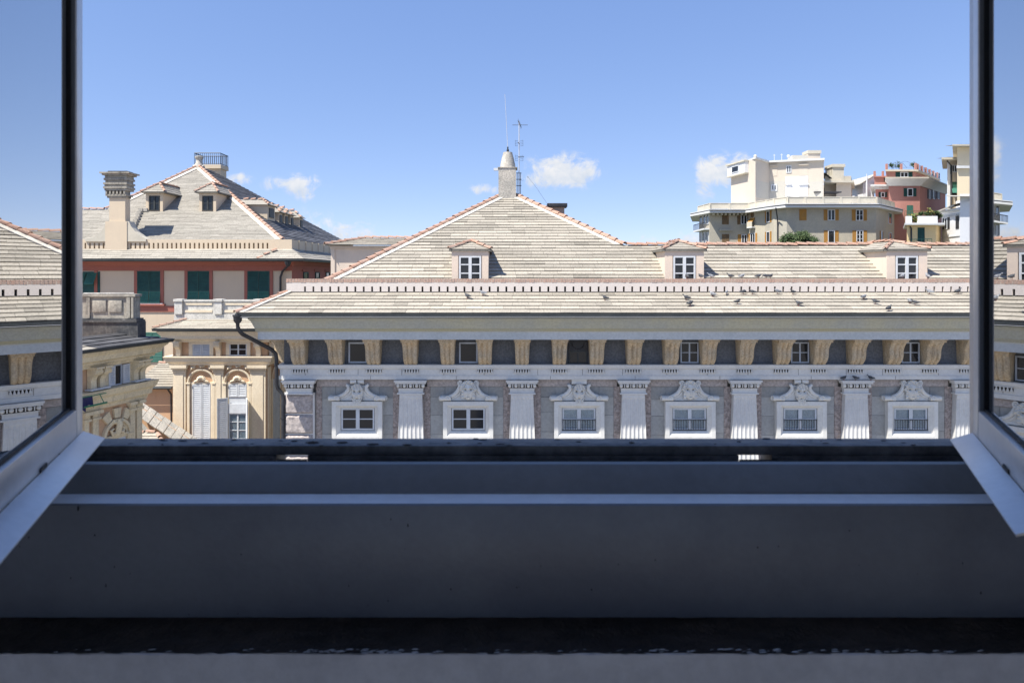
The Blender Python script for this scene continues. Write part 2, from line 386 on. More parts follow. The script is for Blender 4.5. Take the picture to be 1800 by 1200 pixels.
SLATES = {}
def slates(root, O, U, W, wmax, left, right, e, mat, th=.038, widths=(.42, .5, .58, .66), indiv=0, name='slate_courses', dark=.63, tr=(.95, 1.07), bad=.10):
    """Overlapping slate courses on the plane O + U s + W w; the first `indiv` whole slates are objects of their own."""
    O, U, W = Vector(O), Vector(U).normalized(), Vector(W).normalized(); n = U.cross(W)
    if n.z < 0: n = -n
    B = Matrix(((U.x, W.x, n.x, 0), (U.y, W.y, n.y, 0), (U.z, W.z, n.z, 0), (0, 0, 0, 1)))
    mb = MB(); rows = int(wmax / e)
    e = wmax / rows
    run = 1.0
    def piece(m, a0, b0, a1, b1, w0, w1, h, tone, P):
        pts = [P(a0, w0, 0), P(b0, w0, 0), P(b1, w1, 0), P(a1, w1, 0), P(a0, w0, th + h), P(b0, w0, th + h), P(b1, w1, .006), P(a1, w1, .006)]
        m.add(pts, [(4, 5, 6, 7)], tone); m.add(pts, [(0, 1, 5, 4)], tone * dark); m.add(pts, [(1, 2, 6, 5), (3, 0, 4, 7)], tone * .7)
    P3 = lambda s_, w_, h_: O + U * s_ + W * w_ + n * h_
    for k in range(rows):
        w0, w1 = k * e, (k + 1) * e + .035
        l0, r0, l1, r1 = left(w0), right(w0), left(k * e + e), right(k * e + e)
        if r0 - l0 < .05: continue
        s = min(l0, l1) - random.random() * .5
        rowt = random.uniform(.97, 1.03)
        while s < max(r0, r1):
            wd = random.choice(widths)
            if random.random() < .3: run = random.choice([random.uniform(*tr), random.uniform(*tr), random.uniform(*tr), tr[0] - bad])
            tone = run * rowt * random.uniform(.95, 1.05)
            if random.random() < .05: tone *= random.choice((.78, .84, 1.1))
            a, b = s, s + wd - .006
            s += wd
            a0, b0, a1, b1 = max(a, l0), min(b, r0), max(a, l1), min(b, r1)
            if b0 <= a0 and b1 <= a1: continue
            if b0 <= a0: a0 = b0 = min(max(a, l0), r0)
            if b1 <= a1: a1 = b1 = min(max(a, l1), r1)
            if indiv > 0 and a0 == a == a1 and b0 == b == b1:
                tq = round(tone / .06) * .06; key = (mat, wd, round(tq, 2), round(e, 3))
                if key not in SLATES:
                    m = MB(); piece(m, 0, wd - .006, 0, wd - .006, 0, e + .035, 0, tq, lambda s_, w_, h_: Vector((s_, w_, h_)))
                    SLATES[key] = mesh_of('slate', m, mat, Vector((0, 0, 0)), recalc=False)
                inst('slate', SLATES[key], root, Matrix.Translation(O + U * a + W * w0 + n * random.uniform(0, .006)) @ B)
                indiv -= 1
            else:
                piece(mb, a0, b0, a1, b1, w0, w1, random.uniform(-.004, .008), tone, P3)
    if mb.v:
        obj(name, mb, mat, root, recalc=False, kind='stuff')

TILE = {}
def ridge_tiles(root, p, q, r=.11, step=.36, name='ridge_tile'):
    p, q = Vector(p), Vector(q); d = (q - p); n = max(1, int(d.length / step)); d.normalize()
    if r not in TILE:
        m = MB(); L_ = step * 1.12
        vs = []
        for (t, rr) in ((0, r), (L_, r * .84)):
            vs += [(t, rr * math.cos(a), rr * math.sin(a) * .9 + (.03 if t == 0 else 0)) for a in [math.pi * i / 6 for i in range(7)]]
            vs += [(t, (rr - .02) * math.cos(a), (rr - .02) * math.sin(a) * .9 + (.03 if t == 0 else 0)) for a in [math.pi * i / 6 for i in range(7)]]
        fs = [(i, i + 1, 15 + i, 14 + i) for i in range(6)] + [(i, i + 1, 8 + i, 7 + i) for i in range(6)]
        m.add(vs, fs); TILE[r] = mesh_of('ridge_tile', m, 'terracotta', Vector((0, 0, 0)), smooth=True)
    side = d.cross(Vector((0, 0, 1))).normalized(); up = side.cross(d).normalized()
    B = Matrix(((d.x, side.x, up.x, 0), (d.y, side.y, up.y, 0), (d.z, side.z, up.z, 0), (0, 0, 0, 1)))
    for i in range(n):
        c = p + d * (i * (q - p).length / n)
        inst(name, TILE[r], root, Matrix.Translation(c + Vector((random.uniform(-.012, .012), 0, random.uniform(-.01, .01)))) @ B)

def louvre(m, x0, x1, z0, z1, y0=-.05, y1=-.012, n=None, fr=.05):
    # one shutter leaf: frame, mid rail and slanted slats
    m.box(x0, x0 + fr, y0, y1, z0, z1).box(x1 - fr, x1, y0, y1, z0, z1)
    m.box(x0 + fr, x1 - fr, y0, y1, z0, z0 + fr).box(x0 + fr, x1 - fr, y0, y1, z1 - fr, z1)
    n = n or max(4, int((z1 - z0) / .085))
    zs = (z1 - z0 - 2 * fr) / n; d = (y1 - y0)
    for i in range(n):
        z = z0 + fr + i * zs
        m.hexa([(x0 + fr, y0 + d * .2, z), (x1 - fr, y0 + d * .2, z), (x1 - fr, y1 - d * .2, z + zs * .55), (x0 + fr, y1 - d * .2, z + zs * .55),
                (x0 + fr, y0 + d * .2, z + zs * .45), (x1 - fr, y0 + d * .2, z + zs * .45), (x1 - fr, y1 - d * .2, z + zs * 1.02), (x0 + fr, y1 - d * .2, z + zs * 1.02)])
    return m

def window(root, pl, r, nx=2, nz=1, fr=.06, out=.06, mat='white_wood', pane='dark_pane', shutter=None, state=None, sw=.5, curtain=False, sill=None, name='window', base=0.0, label=None):
    """Window on a wall plane: frame part with pane, shutters and curtain as sub-parts. r = (s0, s1, z0, z1); state 'open' or 'closed'."""
    x0, x1, z0, z1 = r
    w = None
    if state != 'closed':
        m = pl.mb()
        m.box(x0, x0 + fr, -base - out, -base - .004, z0, z1).box(x1 - fr, x1, -base - out, -base - .004, z0, z1)
        m.box(x0 + fr, x1 - fr, -base - out, -base - .004, z0, z0 + fr).box(x0 + fr, x1 - fr, -base - out, -base - .004, z1 - fr, z1)
        for i in range(1, nx):
            x = x0 + (x1 - x0) * i / nx; m.box(x - fr * .6, x + fr * .6, -base - out * .85, -base - .012, z0 + fr, z1 - fr)
        for j in range(1, nz):
            z = z0 + (z1 - z0) * j / nz
            for i in range(nx):
                xa = x0 + (x1 - x0) * i / nx + fr * (.6 if i else 1); xb = x0 + (x1 - x0) * (i + 1) / nx - fr * (.6 if i < nx - 1 else 1)
                m.box(xa, xb, -base - out * .7, -base - .014, z - fr * .3, z + fr * .3)
        w = obj(name, m, mat, root, label=label)
        obj('pane', pl.mb().box(x0 + fr * .5, x1 - fr * .5, -base - out * .45, -base - out * .3, z0 + fr * .5, z1 - fr * .5), pane, w)
        if curtain:
            for k in range(2):
                a, b = x0 + (x1 - x0) * k / 2 + .03, x0 + (x1 - x0) * (k + 1) / 2 - .03
                obj('curtain', pl.mb().grid(lambda i, j: (a + (b - a) * i, -base - out * .16 + .006 * math.sin(i * 38 + math.sin(j * 3)), z0 + .03 + (z1 - z0 - .06) * j), 26, 3), 'curtain', w, smooth=True)
    if shutter:
        leaf = (x1 - x0) * sw
        spans = [(x0, x0 + (x1 - x0) / 2 - .006), (x0 + (x1 - x0) / 2 + .006, x1)] if state == 'closed' else [(x0 - leaf - .01, x0 - .01), (x1 + .01, x1 + leaf + .01)]
        for a, b in spans:
            q = obj('shutter', louvre(pl.mb(), a, b, z0, z1, -base - .06, -base - .012), shutter, w or root)
    if sill:
        obj('sill', pl.mb().box(x0 - .06, x1 + .06, -base - out - .08, -base - .003, z0 - .09, z0 - .004), sill, w or root)
    return w

# ================================================================== ground and the viewer's own building
obj('ground', MB().grid(lambda i, j: (-1500 + 3000 * i, -300 + 3300 * j, -CZ), 6, 6), 'paving', kind='structure')
hillf = lambda x, y: -CZ + .02 + max(0, min(1, (y - 52) / 60)) ** 1.3 * (21 + 2 * math.sin(x * .06) + 2 * math.sin(y * .05 + x * .03)) * max(0, min(1, (x + 14) / 40))
obj('hill', MB().grid(lambda i, j: (-30 + 230 * i, 50 + 180 * j, hillf(-30 + 230 * i, 50 + 180 * j)), 46, 36), 'hill_green', kind='structure', smooth=True)
obj('distant_hill', MB().grid(lambda i, j: ((138 + 480 * i) * (1 + .36 * j), 560 + 200 * j, -CZ + (22 + 28 * i + 3.5 * math.sin(i * 31) + 2 * math.sin(i * 77 + 1) + 22) * math.sin(math.pi * min(1, j * .5 + .02))), 60, 6), 'hill_green', kind='structure', smooth=True)

pm('floor_tile', (.40, .36, .32), (.36, .33, .30), rough=.6, scale=2)
# room behind the window: light reaches the sill through it and an added back opening
OX0, OX1, OZ1 = -.735, .77, 1.25
w = MB()
w.box(-2.2, OX0, .965, 1.12, -1.4, 1.45).box(OX1, 2.2, .965, 1.12, -1.4, 1.45).box(OX0, OX1, .965, 1.12, OZ1, 1.45).box(OX0, OX1, 1.0, 1.12, -1.4, -.345)
obj('wall_with_window', w, 'room_plaster', kind='structure')
obj('wall_below_room', MB().box(-2.2, 2.2, .9, 1.118, -CZ, -1.405), 'room_plaster', kind='structure')
obj('wall_left', MB().box(-2.3, -2.203, -2.5, 1.1, -1.4, 1.45), 'room_plaster', kind='structure')
obj('wall_right', MB().box(2.203, 2.3, -2.5, 1.1, -1.4, 1.45), 'room_plaster', kind='structure')
obj('wall_back_added_opening', MB().box(-2.2, -1.45, -2.5, -2.4, -1.4, 1.45).box(1.45, 2.2, -2.5, -2.4, -1.4, 1.45).box(-1.45, 1.45, -2.5, -2.4, 1.25, 1.45).box(-1.45, 1.45, -2.5, -2.4, -1.4, -1.2), 'room_plaster', kind='structure')  # unseen wide opening, added to brighten the sill and apron
obj('ceiling', MB().box(-2.3, 2.3, -2.5, 1.12, 1.453, 1.6), 'room_plaster', kind='structure')
obj('floor', MB().box(-2.3, 2.3, -2.5, 1.1, -1.5, -1.403), 'floor_tile', kind='structure')

# fixed window frame: outer track, inner rail, ledge, apron below
fr = thing('window_frame', (0, 1.03, -.36), 'grey metal bottom frame of the open window, with a grimy track and a bright ledge', 'window frame')
slot = [(X(485, 1.1), X(540, 1.1)), (X(1299, 1.1), X(1356, 1.1))]
t = MB()
t.box(OX0 + .002, OX1 - .002, 1.10, 1.15, -.293, -.278)
xs = [OX0 + .002, slot[0][0], slot[0][1], slot[1][0], slot[1][1], OX1 - .002]
for a, b in ((0, 1), (2, 3), (4, 5)):
    t.box(xs[a], xs[b], 1.10, 1.149, -.343, -.2935)
for a, b in ((1, 2), (3, 4)):
    t.box(xs[a] + .0005, xs[b] - .0005, 1.10, 1.103, -.343, -.3002)
obj('outer_track', t, 'grimy_metal', fr, bevel=.0015)
gr = MB()
for i in range(46):
    x = random.uniform(-.66, .68); y = random.uniform(1.102, 1.148); s_ = random.uniform(.001, .0035) * (2 if random.random() < .15 else 1)
    gr.sph((x, y, -.278), (s_ * random.uniform(1, 3), s_, s_ * .5), 6, 4)
obj('dirt', gr, 'black_wood', fr)
obj('inner_rail', MB().ext([(OX0 + .002, 1.0045, -.343), (OX0 + .002, 1.0045, -.322), (OX0 + .002, 1.040, -.2905), (OX0 + .002, 1.056, -.2905), (OX0 + .002, 1.056, -.343)], (OX1 - OX0 - .004, 0, 0)), 'frame_paint', fr, bevel=.0015)
obj('ledge', MB().box(OX0 + .002, OX1 - .002, .9625, 1.0035, -.343, -.3243), 'ledge_paint', fr)
for x0, x1 in ((OX0 + .003, OX0 + .045), (OX1 - .035, OX1 - .003)):
    obj('jamb', MB().box(x0, x1, 1.05, 1.098, -.277, OZ1 - .002), 'aluminium', fr, bevel=.002)
ap = MB()
ap.grid(lambda i, j: (-1.5 + 3.0 * i, .958 - .004 * j - .010 * math.sin(math.pi * j) , -.326 - (.4806 - .326) * j), 60, 10)
ap.grid(lambda i, j: (-1.5 + 3.0 * i, .958 + .0042 * j, -.326 + .0017 * j), 60, 1)
obj('apron_panel', ap, 'apron_paint', smooth=True, label='wide dark blue grey painted panel under the window ledge', cat='panel')
random.seed(8)
sk_ = MB()
for i in range(34):
    sx_, t_ = random.uniform(-.70, .70), random.random(); k_ = random.uniform(.0005, .0012)
    sk_.sph((sx_, .958 - .004 * t_ - .010 * math.sin(math.pi * t_), -.326 - .1546 * t_), (k_, .0006, k_ * random.uniform(1, 3)), 6, 4)
sk_.sph((X(137, .955), .955, Z(893, .955)), (.0012, .001, .004), 6, 4)
SPECK = sk_
st = thing('window_sill', (0, .9, -.6), 'old inner window sill with a black wooden groove and a chipped grey painted front', 'window sill')
obj('specks', SPECK, 'rubber', st, kind='stuff')
obj('groove_board', MB().grid(lambda i, j: (-1.5 + 3.0 * i, .957 - .092 * j, -.4815 + .0008 * math.sin(i * 170 + j * 9) + .0006 * math.sin(i * 61 + j * 21) - .002 * math.sin(math.pi * j)), 240, 12), 'black_wood', st, smooth=True)
random.seed(3)
ch = [random.uniform(-1, 1) for _ in range(320)]
def chip(i):
    a = i * 300; k = int(a); f = a - k
    base = ch[k] * (1 - f) + ch[k + 1] * f
    return base * .0016 + (.0028 if ch[(k * 7) % 300] > .86 else 0)
obj('front_board', MB().grid(lambda i, j: (-1.5 + 3.0 * i, .866 - (.002 if j > 0 else 0) + (chip(i) if j < .05 else 0), -.4812 - (.0015 if j > 0 else 0) - .26 * max(0, j - .05) - (abs(chip(i)) * .6 if j < .05 else 0)), 420, 20), 'stool_paint', st)
fl = MB()
for i in range(190):
    x = random.choice((random.uniform(-.72, .72), random.gauss(.33, .12), random.gauss(-.2, .05))); y = .862 + random.uniform(.000, .009); s_ = random.uniform(.001, .005)
    fl.add([(x, y, -.4795), (x + s_ * 2.2, y + random.uniform(-.001, .001), -.4787), (x + s_ * 1.4, y + s_ * .6, -.4792), (x + s_ * .2, y + s_ * .5, -.4796)], [(0, 1, 2, 3)])
obj('paint_flakes', fl, 'white_wood', st, kind='stuff')

def sash(hx, hy, d, n, flap, label, width=.62, mirror=False):
    # local x from the hinge to the free edge, local y = outer face normal
    M = Matrix(((d[0], n[0], 0, hx), (d[1], n[1], 0, hy), (0, 0, 1, 0), (0, 0, 0, 1)))
    t = thing('window_sash', (hx, hy, -.26), label, 'window sash')
    zt, zb, zg = 1.23, -.24, -.2
    B = lambda: MB(M)
    SW = .038; RB = .0098
    for a, b in ((0, SW), (width - SW, width)):
        obj('stile', B().box(a, b, -.052, 0, zb, zt), 'aluminium', t, bevel=.0012)
    obj('rail', B().box(SW + .0005, width - SW - .0005, -.052, -.0004, zb, zg), 'aluminium', t, bevel=.0012)
    obj('rail', B().box(SW + .0005, width - SW - .0005, -.052, -.0004, zt - .04, zt), 'aluminium', t, bevel=.0012)
    g = B()
    g.box(SW + .0005, SW + .004, -RB + .0008, -.003, zg, zt - .04)
    obj('rebate_lining', B().box(SW, SW + .0016, -RB, -.0022, zg + .001, zt - .041), 'frame_paint', t)
    obj('gasket', B().box(SW + .0018, SW + .006, -RB - .003, -RB + .003, zg + .001, zt - .042).box(SW + .006, width - SW - .001, -RB - .003, -RB + .0025, zg + .0006, zg + .0045), 'rubber', t)
    obj('glass_pane', B().box(SW + .001, width - SW - .001, -RB - .006, -RB, zg + .0005, zt - .0405), 'sash_glass', t)
    obj('drip_flap', B().ext([(0.0, .0006, zb + .001), (0.0, .0006, zb - .0025), (0.0, .0290, zb - .0148), (0.0, .0296, zb - .0120)], (flap, 0, 0)), 'aluminium', t, bevel=.0006)
    obj('drain_slot', B().box(.205, .235, -.001, .0012, zb + .0005, zb + .006), 'rubber', t)
    obj('hinge', B().tube([(-.006, -.03, -.12), (-.006, -.03, -.04)], .006, 8), 'aluminium', t)
    return t
a = R(21.5)
sash(-.651, 1.035, (math.sin(a), -math.cos(a)), (math.cos(a), math.sin(a)), .52, 'open aluminium casement sash whose glass mirrors the pavilion roof')
a = R(25.35)
sash(.692, 1.0245, (-math.sin(a), -math.cos(a)), (-math.cos(a), math.sin(a)), .418, 'open aluminium casement sash whose glass mirrors a dormer and a marble mask')

# ================================================================== the long palace opposite
random.seed(11)
YW = 22.0
XL, XR, YB = -7.33, 24.0, 37.0
pal = thing('palace', (8, 28, -CZ), 'long marble and stone palace with corbelled cornice, mask windows and slate hip roof', 'building')
P0 = Pl(900, YW); P0.o = Vector((0, YW, 0)); P0.M = Matrix.Translation(P0.o)
obj('wall', MB().box(XL, XR, YW, YB, -CZ, -.60), 'joint', pal)
BAY, PX0, WX0 = 3.548, -3.226, -4.948
zz = lambda v, y=21.8: Z(v, y)
# --- cornice
pm('fillet_paint', (.50, .44, .27), (.46, .43, .33), rough=.8, scale=.5, fine=.1, spots=.3, scol=(.40, .40, .36))
YG = 20.5
prof = [(0.0, -2.06), (.84, -2.06), (.84, -1.83), (.90, -1.80), (.90, -1.745), (.93, -1.72), (.99, -1.60), (1.06, -1.47), (1.15, -1.40), (1.15, -1.345), (1.28, -1.33), (1.36, -1.27)]
obj('cornice', MB().ring(prof[3:], XL, XR, YW, YB, kl=.65), 'cornice_paint', pal)
obj('cornice_fillet', MB().ring([(.901, -1.80), (.925, -1.795), (.925, -1.735), (.94, -1.715)], XL, XR, YW, YB, kl=.65), 'fillet_paint', pal)
obj('corona', MB().ring(prof[:4], XL, XR, YW, YB, kl=.65), 'corona_paint', pal)
gut = MB()
gp = [(1.36, -1.285), (1.40, -1.335), (1.47, -1.345), (1.52, -1.30), (1.52, -1.225), (1.50, -1.225), (1.49, -1.29), (1.45, -1.32), (1.41, -1.31), (1.38, -1.27)]
gut.ring(gp, XL, XR, YW, YB, kl=.65)
obj('gutter', gut, 'gutter_metal', pal)
gb = MB()
gb.ring([(1.521, -1.324), (1.529, -1.324), (1.529, -1.314), (1.521, -1.314)], XL, XR, YW, YB, kl=.65)
obj('gutter_bead', gb, 'aluminium', pal)
# --- lower roof
zl0, zl1 = -1.215, -.64
obj('eave_roof', MB().ring([(1.47, zl0 - .05), (1.47, zl0 - .01), (-.12, zl1 - .01)], XL, XR, YW, YB, kl=.65), 'roof_deck', pal)
Wv = Vector((0, 1.5, zl1 - zl0)); wl_ = Wv.length
slates(pal, (0, YW - 1.5, zl0), (1, 0, 0), Wv, wl_, lambda w: XL - .96 + 1.05 * w / wl_, lambda w: XR, .24, 'slate', indiv=290, name='eave_slates')
ridge_tiles(pal, (XL - .98, YW - 1.52, zl0 + .0), (XL + .09, YW + .0, zl1 + .03), r=.09, step=.3)
obj('hip_mortar', MB().ext([(XL - .86, YW - 1.5, zl0 + .03), (XL - .72, YW - 1.5, zl0 + .03), (XL + .24, YW - .02, zl1 + .04), (XL + .13, YW - .02, zl1 + .04)], (0, 0, .03)), 'mortar', pal)
# --- slotted parapet
XA = XL + .06
par = MB()
SP, SH0, SH1, SW_ = .2705, Z(514.5, YW), Z(503.5, YW), .062
zp0, zp1 = -.63, Z(497, YW)
par.box(XA, XR, YW, YW + .28, zp0, SH0).box(XA, XR, YW, YW + .28, SH1, zp1)
x = XA; k = 0
sx = X(536, YW)
while sx < XR - .5:
    par.box(x, sx - SW_ / 2, YW, YW + .28, SH0, SH1)
    x = sx + SW_ / 2; sx += SP
par.box(x, XR, YW, YW + .28, SH0, SH1)
obj('slotted_parapet', par, 'pink_plaster', pal)
obj('parapet_return', MB().box(XA, XA + .28, YW + .282, YB - 4, zp0, zp1), 'pink_plaster', pal)
obj('trough', MB().box(XA + .3, XR, YW + .30, YW + .5, -.72, -.5), 'roof_deck', pal)
# brick coping: bricks on edge
bw = .092; n = int((XR - XA + .06) / bw)
bme = mesh_of('brick', MB().box(0, bw - .012, 0, .34, 0, .115), 'coping_brick', Vector((0, 0, 0)))
rest = MB()
obj('coping_bed', MB().box(XA - .005, XR, YW + .001, YW + .30, zp1 + .001, zp1 + .10), 'mortar', pal)
for i in range(n):
    xx = XA - .005 + i * bw
    if i < 268: inst('brick', bme, pal, Matrix.Translation((xx, YW - .004 + random.uniform(-.006, .004), zp1 + .012 + random.uniform(-.003, .005))))
    else: rest.box(xx, xx + bw - .012, YW - .004, YW + .33, zp1 + .012, zp1 + .127)
if rest.v: obj('coping_bricks', rest, 'coping_brick', pal, kind='stuff')
# --- upper roof: pavilion and wing
YR0, ZR0, TP = 22.45, -.30, .577
zr = lambda y: ZR0 + (y - YR0) * TP
yr = lambda z: YR0 + (z - ZR0) / TP
YA, YRG = 28.6, 24.69
AX0, AX1 = -.42, .14
xl0, xh = -6.15, AX1 + (YA - YRG)
A0, A1 = Vector((AX0, YA, zr(YA))), Vector((AX1, YA, zr(YA)))
bl = Vector((xl0, YR0, ZR0)); rb = AX1 + (YA - YR0)
deck = MB()
d_ = .02
deck.add([(xl0, YR0, ZR0 - d_), (rb, YR0, ZR0 - d_), (rb, 2 * YA - YR0, ZR0 - d_), (xl0, 2 * YA - YR0, ZR0 - d_), A0 - Vector((0, 0, d_)), A1 - Vector((0, 0, d_))],
         [(0, 1, 5, 4), (1, 2, 5), (2, 3, 4, 5), (3, 0, 4)])
obj('pavilion_roof', deck, 'roof_deck', pal)
obj('wing_roof', MB().add([(xh - 1, YR0, ZR0 - d_), (XR, YR0, ZR0 - d_), (XR, YRG, zr(YRG) - d_), (xh - 1, YRG, zr(YRG) - d_), (XR, 2 * YRG - YR0, ZR0 - d_), (xh - 1, 2 * YRG - YR0, ZR0 - d_)],
     [(0, 1, 2, 3), (3, 2, 4, 5), (1, 4, 2)]), 'roof_deck', pal)
Wu = Vector((0, 1, TP)).normalized(); cosp = Wu.y
wr_, wa_ = (YRG - YR0) / cosp, (YA - YR0) / cosp
slates(pal, (0, YR0, ZR0), (1, 0, 0), Wu, wr_, lambda w: xl0 + w * cosp * (AX0 - xl0) / (YA - YR0), lambda w: XR, .235, 'slate', name='main_slates', tr=(.92, 1.08), bad=.12)
slates(pal, Vector((0, YR0, ZR0)) + Wu * wr_, (1, 0, 0), Wu, wa_ - wr_, lambda w: xl0 + (w + wr_) * cosp * (AX0 - xl0) / (YA - YR0), lambda w: xh - w * cosp, .235, 'slate', name='pavilion_slates', tr=(.88, 1.07), bad=.12)
up = Vector((0, 0, .02))
ridge_tiles(pal, bl + up, A0 + up, r=.115)
ridge_tiles(pal, Vector((xh, YRG, zr(YRG))) + up, A1 + up, r=.115)
ridge_tiles(pal, Vector((xh + .1, YRG, zr(YRG))) + up, Vector((XR, YRG, zr(YRG))) + up, r=.105)
hm = MB()
for (p, q, sgn) in ((bl, A0, 1), (Vector((xh, YRG, zr(YRG))), A1, -1)):
    o1, o2 = Vector((sgn * .14, 0, .035)), Vector((sgn * .34, 0, .035))
    hm.ext([p + o1, p + o2, q + o2, q + o1], (0, 0, .03))
obj('hip_mortar', hm, 'mortar', pal)
# --- small raised block behind the pavilion
bx = Pl(583, 33)
r_ = bx.rect(583, 760, 432, 520)
rb_ = obj('rear_block', bx.mb().box(r_[0], r_[1], 0, 4, -1.5, r_[3]), 'dormer_plaster', pal)
obj('corner_strip', bx.mb().box(r_[0] - .03, r_[0] + .16, -.05, -.003, -1.5, r_[3]).box(r_[0] - .05, r_[1], -.10, -.003, r_[3] - .12, r_[3] - .001), 'dormer_plaster', rb_)
e0 = r_[3] + .02; rz = Z(419, 34.3)
rr = bx.mb().add([(r_[0] - .25, -.3, e0), (r_[1], -.3, e0), (r_[1], 1.4, rz), (r_[0] + 1.3, 1.4, rz), (r_[0] - .25, 4.3, e0)], [(0, 1, 2, 3), (0, 3, 4)])
obj('rear_block_roof', rr, 'roof_deck', rb_)
slates(rb_, bx.M @ Vector((0, -.3, e0 + .01)), (1, 0, 0), Vector((0, 1.7, rz - e0)), Vector((0, 1.7, rz - e0)).length, lambda w: r_[0] - .25 + .8 * w, lambda w: r_[1], .25, 'slate')
ridge_tiles(rb_, bx.M @ Vector((r_[0] - .25, -.3, e0 + .02)), bx.M @ Vector((r_[0] + 1.3, 1.4, rz + .02)))
ridge_tiles(rb_, bx.M @ Vector((r_[0] + 1.3, 1.4, rz + .02)), bx.M @ Vector((r_[1], 1.4, rz + .02)))
# --- chimney at the apex with cowl
cz0 = zr(YA) - .35
cy = YA + .05
cx0, cx1 = X(876.5, cy), X(907, cy)
ctop = Z(296, cy); chm = MB().box(cx0, cx1, cy - .35, cy + .38, cz0, ctop)
chi = obj('chimney', chm, 'cement', pal)
cxm = (cx0 + cx1) / 2
obj('cowl', MB().lathe([(.33, 0), (.31, .15), (.25, .42), (.20, .60), (.19, .66), (.10, .67)], (cxm + .02, cy, ctop + .004), 16).box(cx0 - .03, cx1 + .06, cy - .38, cy + .41, ctop - .03, ctop - .001), 'cement', chi, smooth=True)
obj('floodlight', MB().box(cx0 - .20, cx0 - .02, cy - .30, cy - .18, ctop - .13, ctop - .03), 'white_wood', chi)
# dark flat flue behind the right hip
fy = 29.6
f0, f1 = X(962, fy), X(997, fy)
flu = obj('flue', MB().box(f0 + .12, f1 - .12, fy, fy + .5, Z(400, fy), Z(364, fy)), 'coping_brick', pal)
obj('flue_cap', MB().box(f0, f1, fy - .12, fy + .62, Z(364, fy) + .001, Z(357.5, fy)), 'pipe_metal', flu, bevel=.01)

# --- dormers
def dormer(cx, yf, w, h, zb, ow, mats, nx=2, nz=3, back=None, ek=.18, rise=.34, slate='slate', frame='white_wood', pane='dark_pane', parent=pal, TPx=TP, ybase=None, zbase=None, tr=.07):
    # cx centre, yf front plane, w wall width, h wall height above zb, ow window width
    zt = zb + h
    pl = Pl(900, 1); pl.o = Vector((cx, yf, 0)); pl.M = Matrix.Translation(pl.o)
    roofy = lambda z: (ybase if ybase is not None else YR0) + (z - (zbase if zbase is not None else ZR0)) / TPx - yf
    yb = roofy(zt) + .05
    d = obj('dormer', pl.mb().ext([(-w / 2, 0, zb - .5), (-w / 2, 0, zt), (-w / 2, yb, zt), (-w / 2, max(.1, roofy(zb - .5)), zb - .5)], (w, 0, 0)), mats, parent)
    ww = ow / 2
    obj('surround', pl.mb().box(-w / 2 - .012, -ww - .03, -.045, -.003, zb - .4, zt).box(ww + .03, w / 2 + .012, -.045, -.003, zb - .4, zt).box(-ww - .03, ww + .03, -.045, -.003, zb + h * .80, zt), mats, d)
    z0, z1 = zb - .12, zb + h * .79
    fr_ = .055
    m = pl.mb()
    m.box(-ww, -ww + fr_, -.05, -.006, z0, z1).box(ww - fr_, ww, -.05, -.006, z0, z1).box(-ww + fr_, ww - fr_, -.05, -.006, z1 - fr_, z1).box(-ww + fr_, ww - fr_, -.05, -.006, z0, z0 + fr_)
    if nx > 1: m.box(-.05, .05, -.055, -.008, z0 + fr_, z1 - fr_)
    for j in range(1, nz):
        z = z0 + (z1 - z0) * j / nz
        m.box(-ww + fr_, -.052, -.04, -.012, z - .02, z + .02).box(.052, ww - fr_, -.04, -.012, z - .02, z + .02)
    obj('window_frame', m, frame, d)
    obj('pane', pl.mb().box(-ww + .02, ww - .02, -.02, -.004, z0 + .02, z1 - .02), pane, d)
    # hipped roof
    ez = zt + .01; rw = w / 2 + ek; pk = .62 * w; pz = ez + rise
    yr_ = roofy(pz) + .1; ye = roofy(ez) + .1
    rf = pl.mb()
    top = [(-rw, -ek, ez), (rw, -ek, ez), (0, pk, pz), (0, yr_, pz), (-rw, ye, ez), (rw, ye, ez)]
    rf.add(top, [(0, 1, 2), (0, 2, 3, 4), (1, 5, 3, 2)]); rf.add([(p[0], p[1], p[2] - .05) for p in top], [(0, 1, 2), (0, 2, 3, 4), (1, 5, 3, 2)])
    rf.add([(-rw, -ek, ez), (rw, -ek, ez), (rw, -ek, ez - .05), (-rw, -ek, ez - .05), (rw, ye, ez), (rw, ye, ez - .05), (-rw, ye, ez), (-rw, ye, ez - .05)], [(0, 1, 2, 3), (1, 4, 5, 2), (6, 0, 3, 7), (3, 2, 5, 7)])
    obj('dormer_roof', rf, 'roof_deck', d)
    O = Vector((cx, yf, 0)); s_len = math.hypot(pk + ek, rise)
    slates(d, O + Vector((0, -ek, ez + .005)), (1, 0, 0), (0, pk + ek, rise), s_len, lambda q: -rw * (1 - q / s_len), lambda q: rw * (1 - q / s_len), .2, slate, th=.022, name='hip_slates')
    for sg in (-1, 1):
        q_len = math.hypot(rw, rise)
        slates(d, O + Vector((sg * rw, 0, ez + .005)), (0, 1, 0), (-sg * rw, 0, rise), q_len, lambda q: -ek + (pk + ek) * q / q_len, lambda q: ye + (yr_ - ye) * q / q_len, .2, slate, th=.022, name='side_slates')
        ridge_tiles(d, O + Vector((sg * rw, -ek, ez + .02)), O + Vector((0, pk, pz + .03)), r=tr)
    ridge_tiles(d, O + Vector((0, pk, pz + .03)), O + Vector((0, yr_, pz + .03)), r=tr)
    return d
DY = 22.62
for (ul, ur, lab) in ((795, 858, 0), (1169, 1236, 0), (1558, 1628, 0), (1945, 2012, 0)):
    dormer(X((ul + ur) / 2, DY), DY, (ur - ul) / F * DY, Z(439.5, DY) - Z(489, DY), Z(489, DY), .73, 'dormer_plaster', rise=.30, ek=.10)

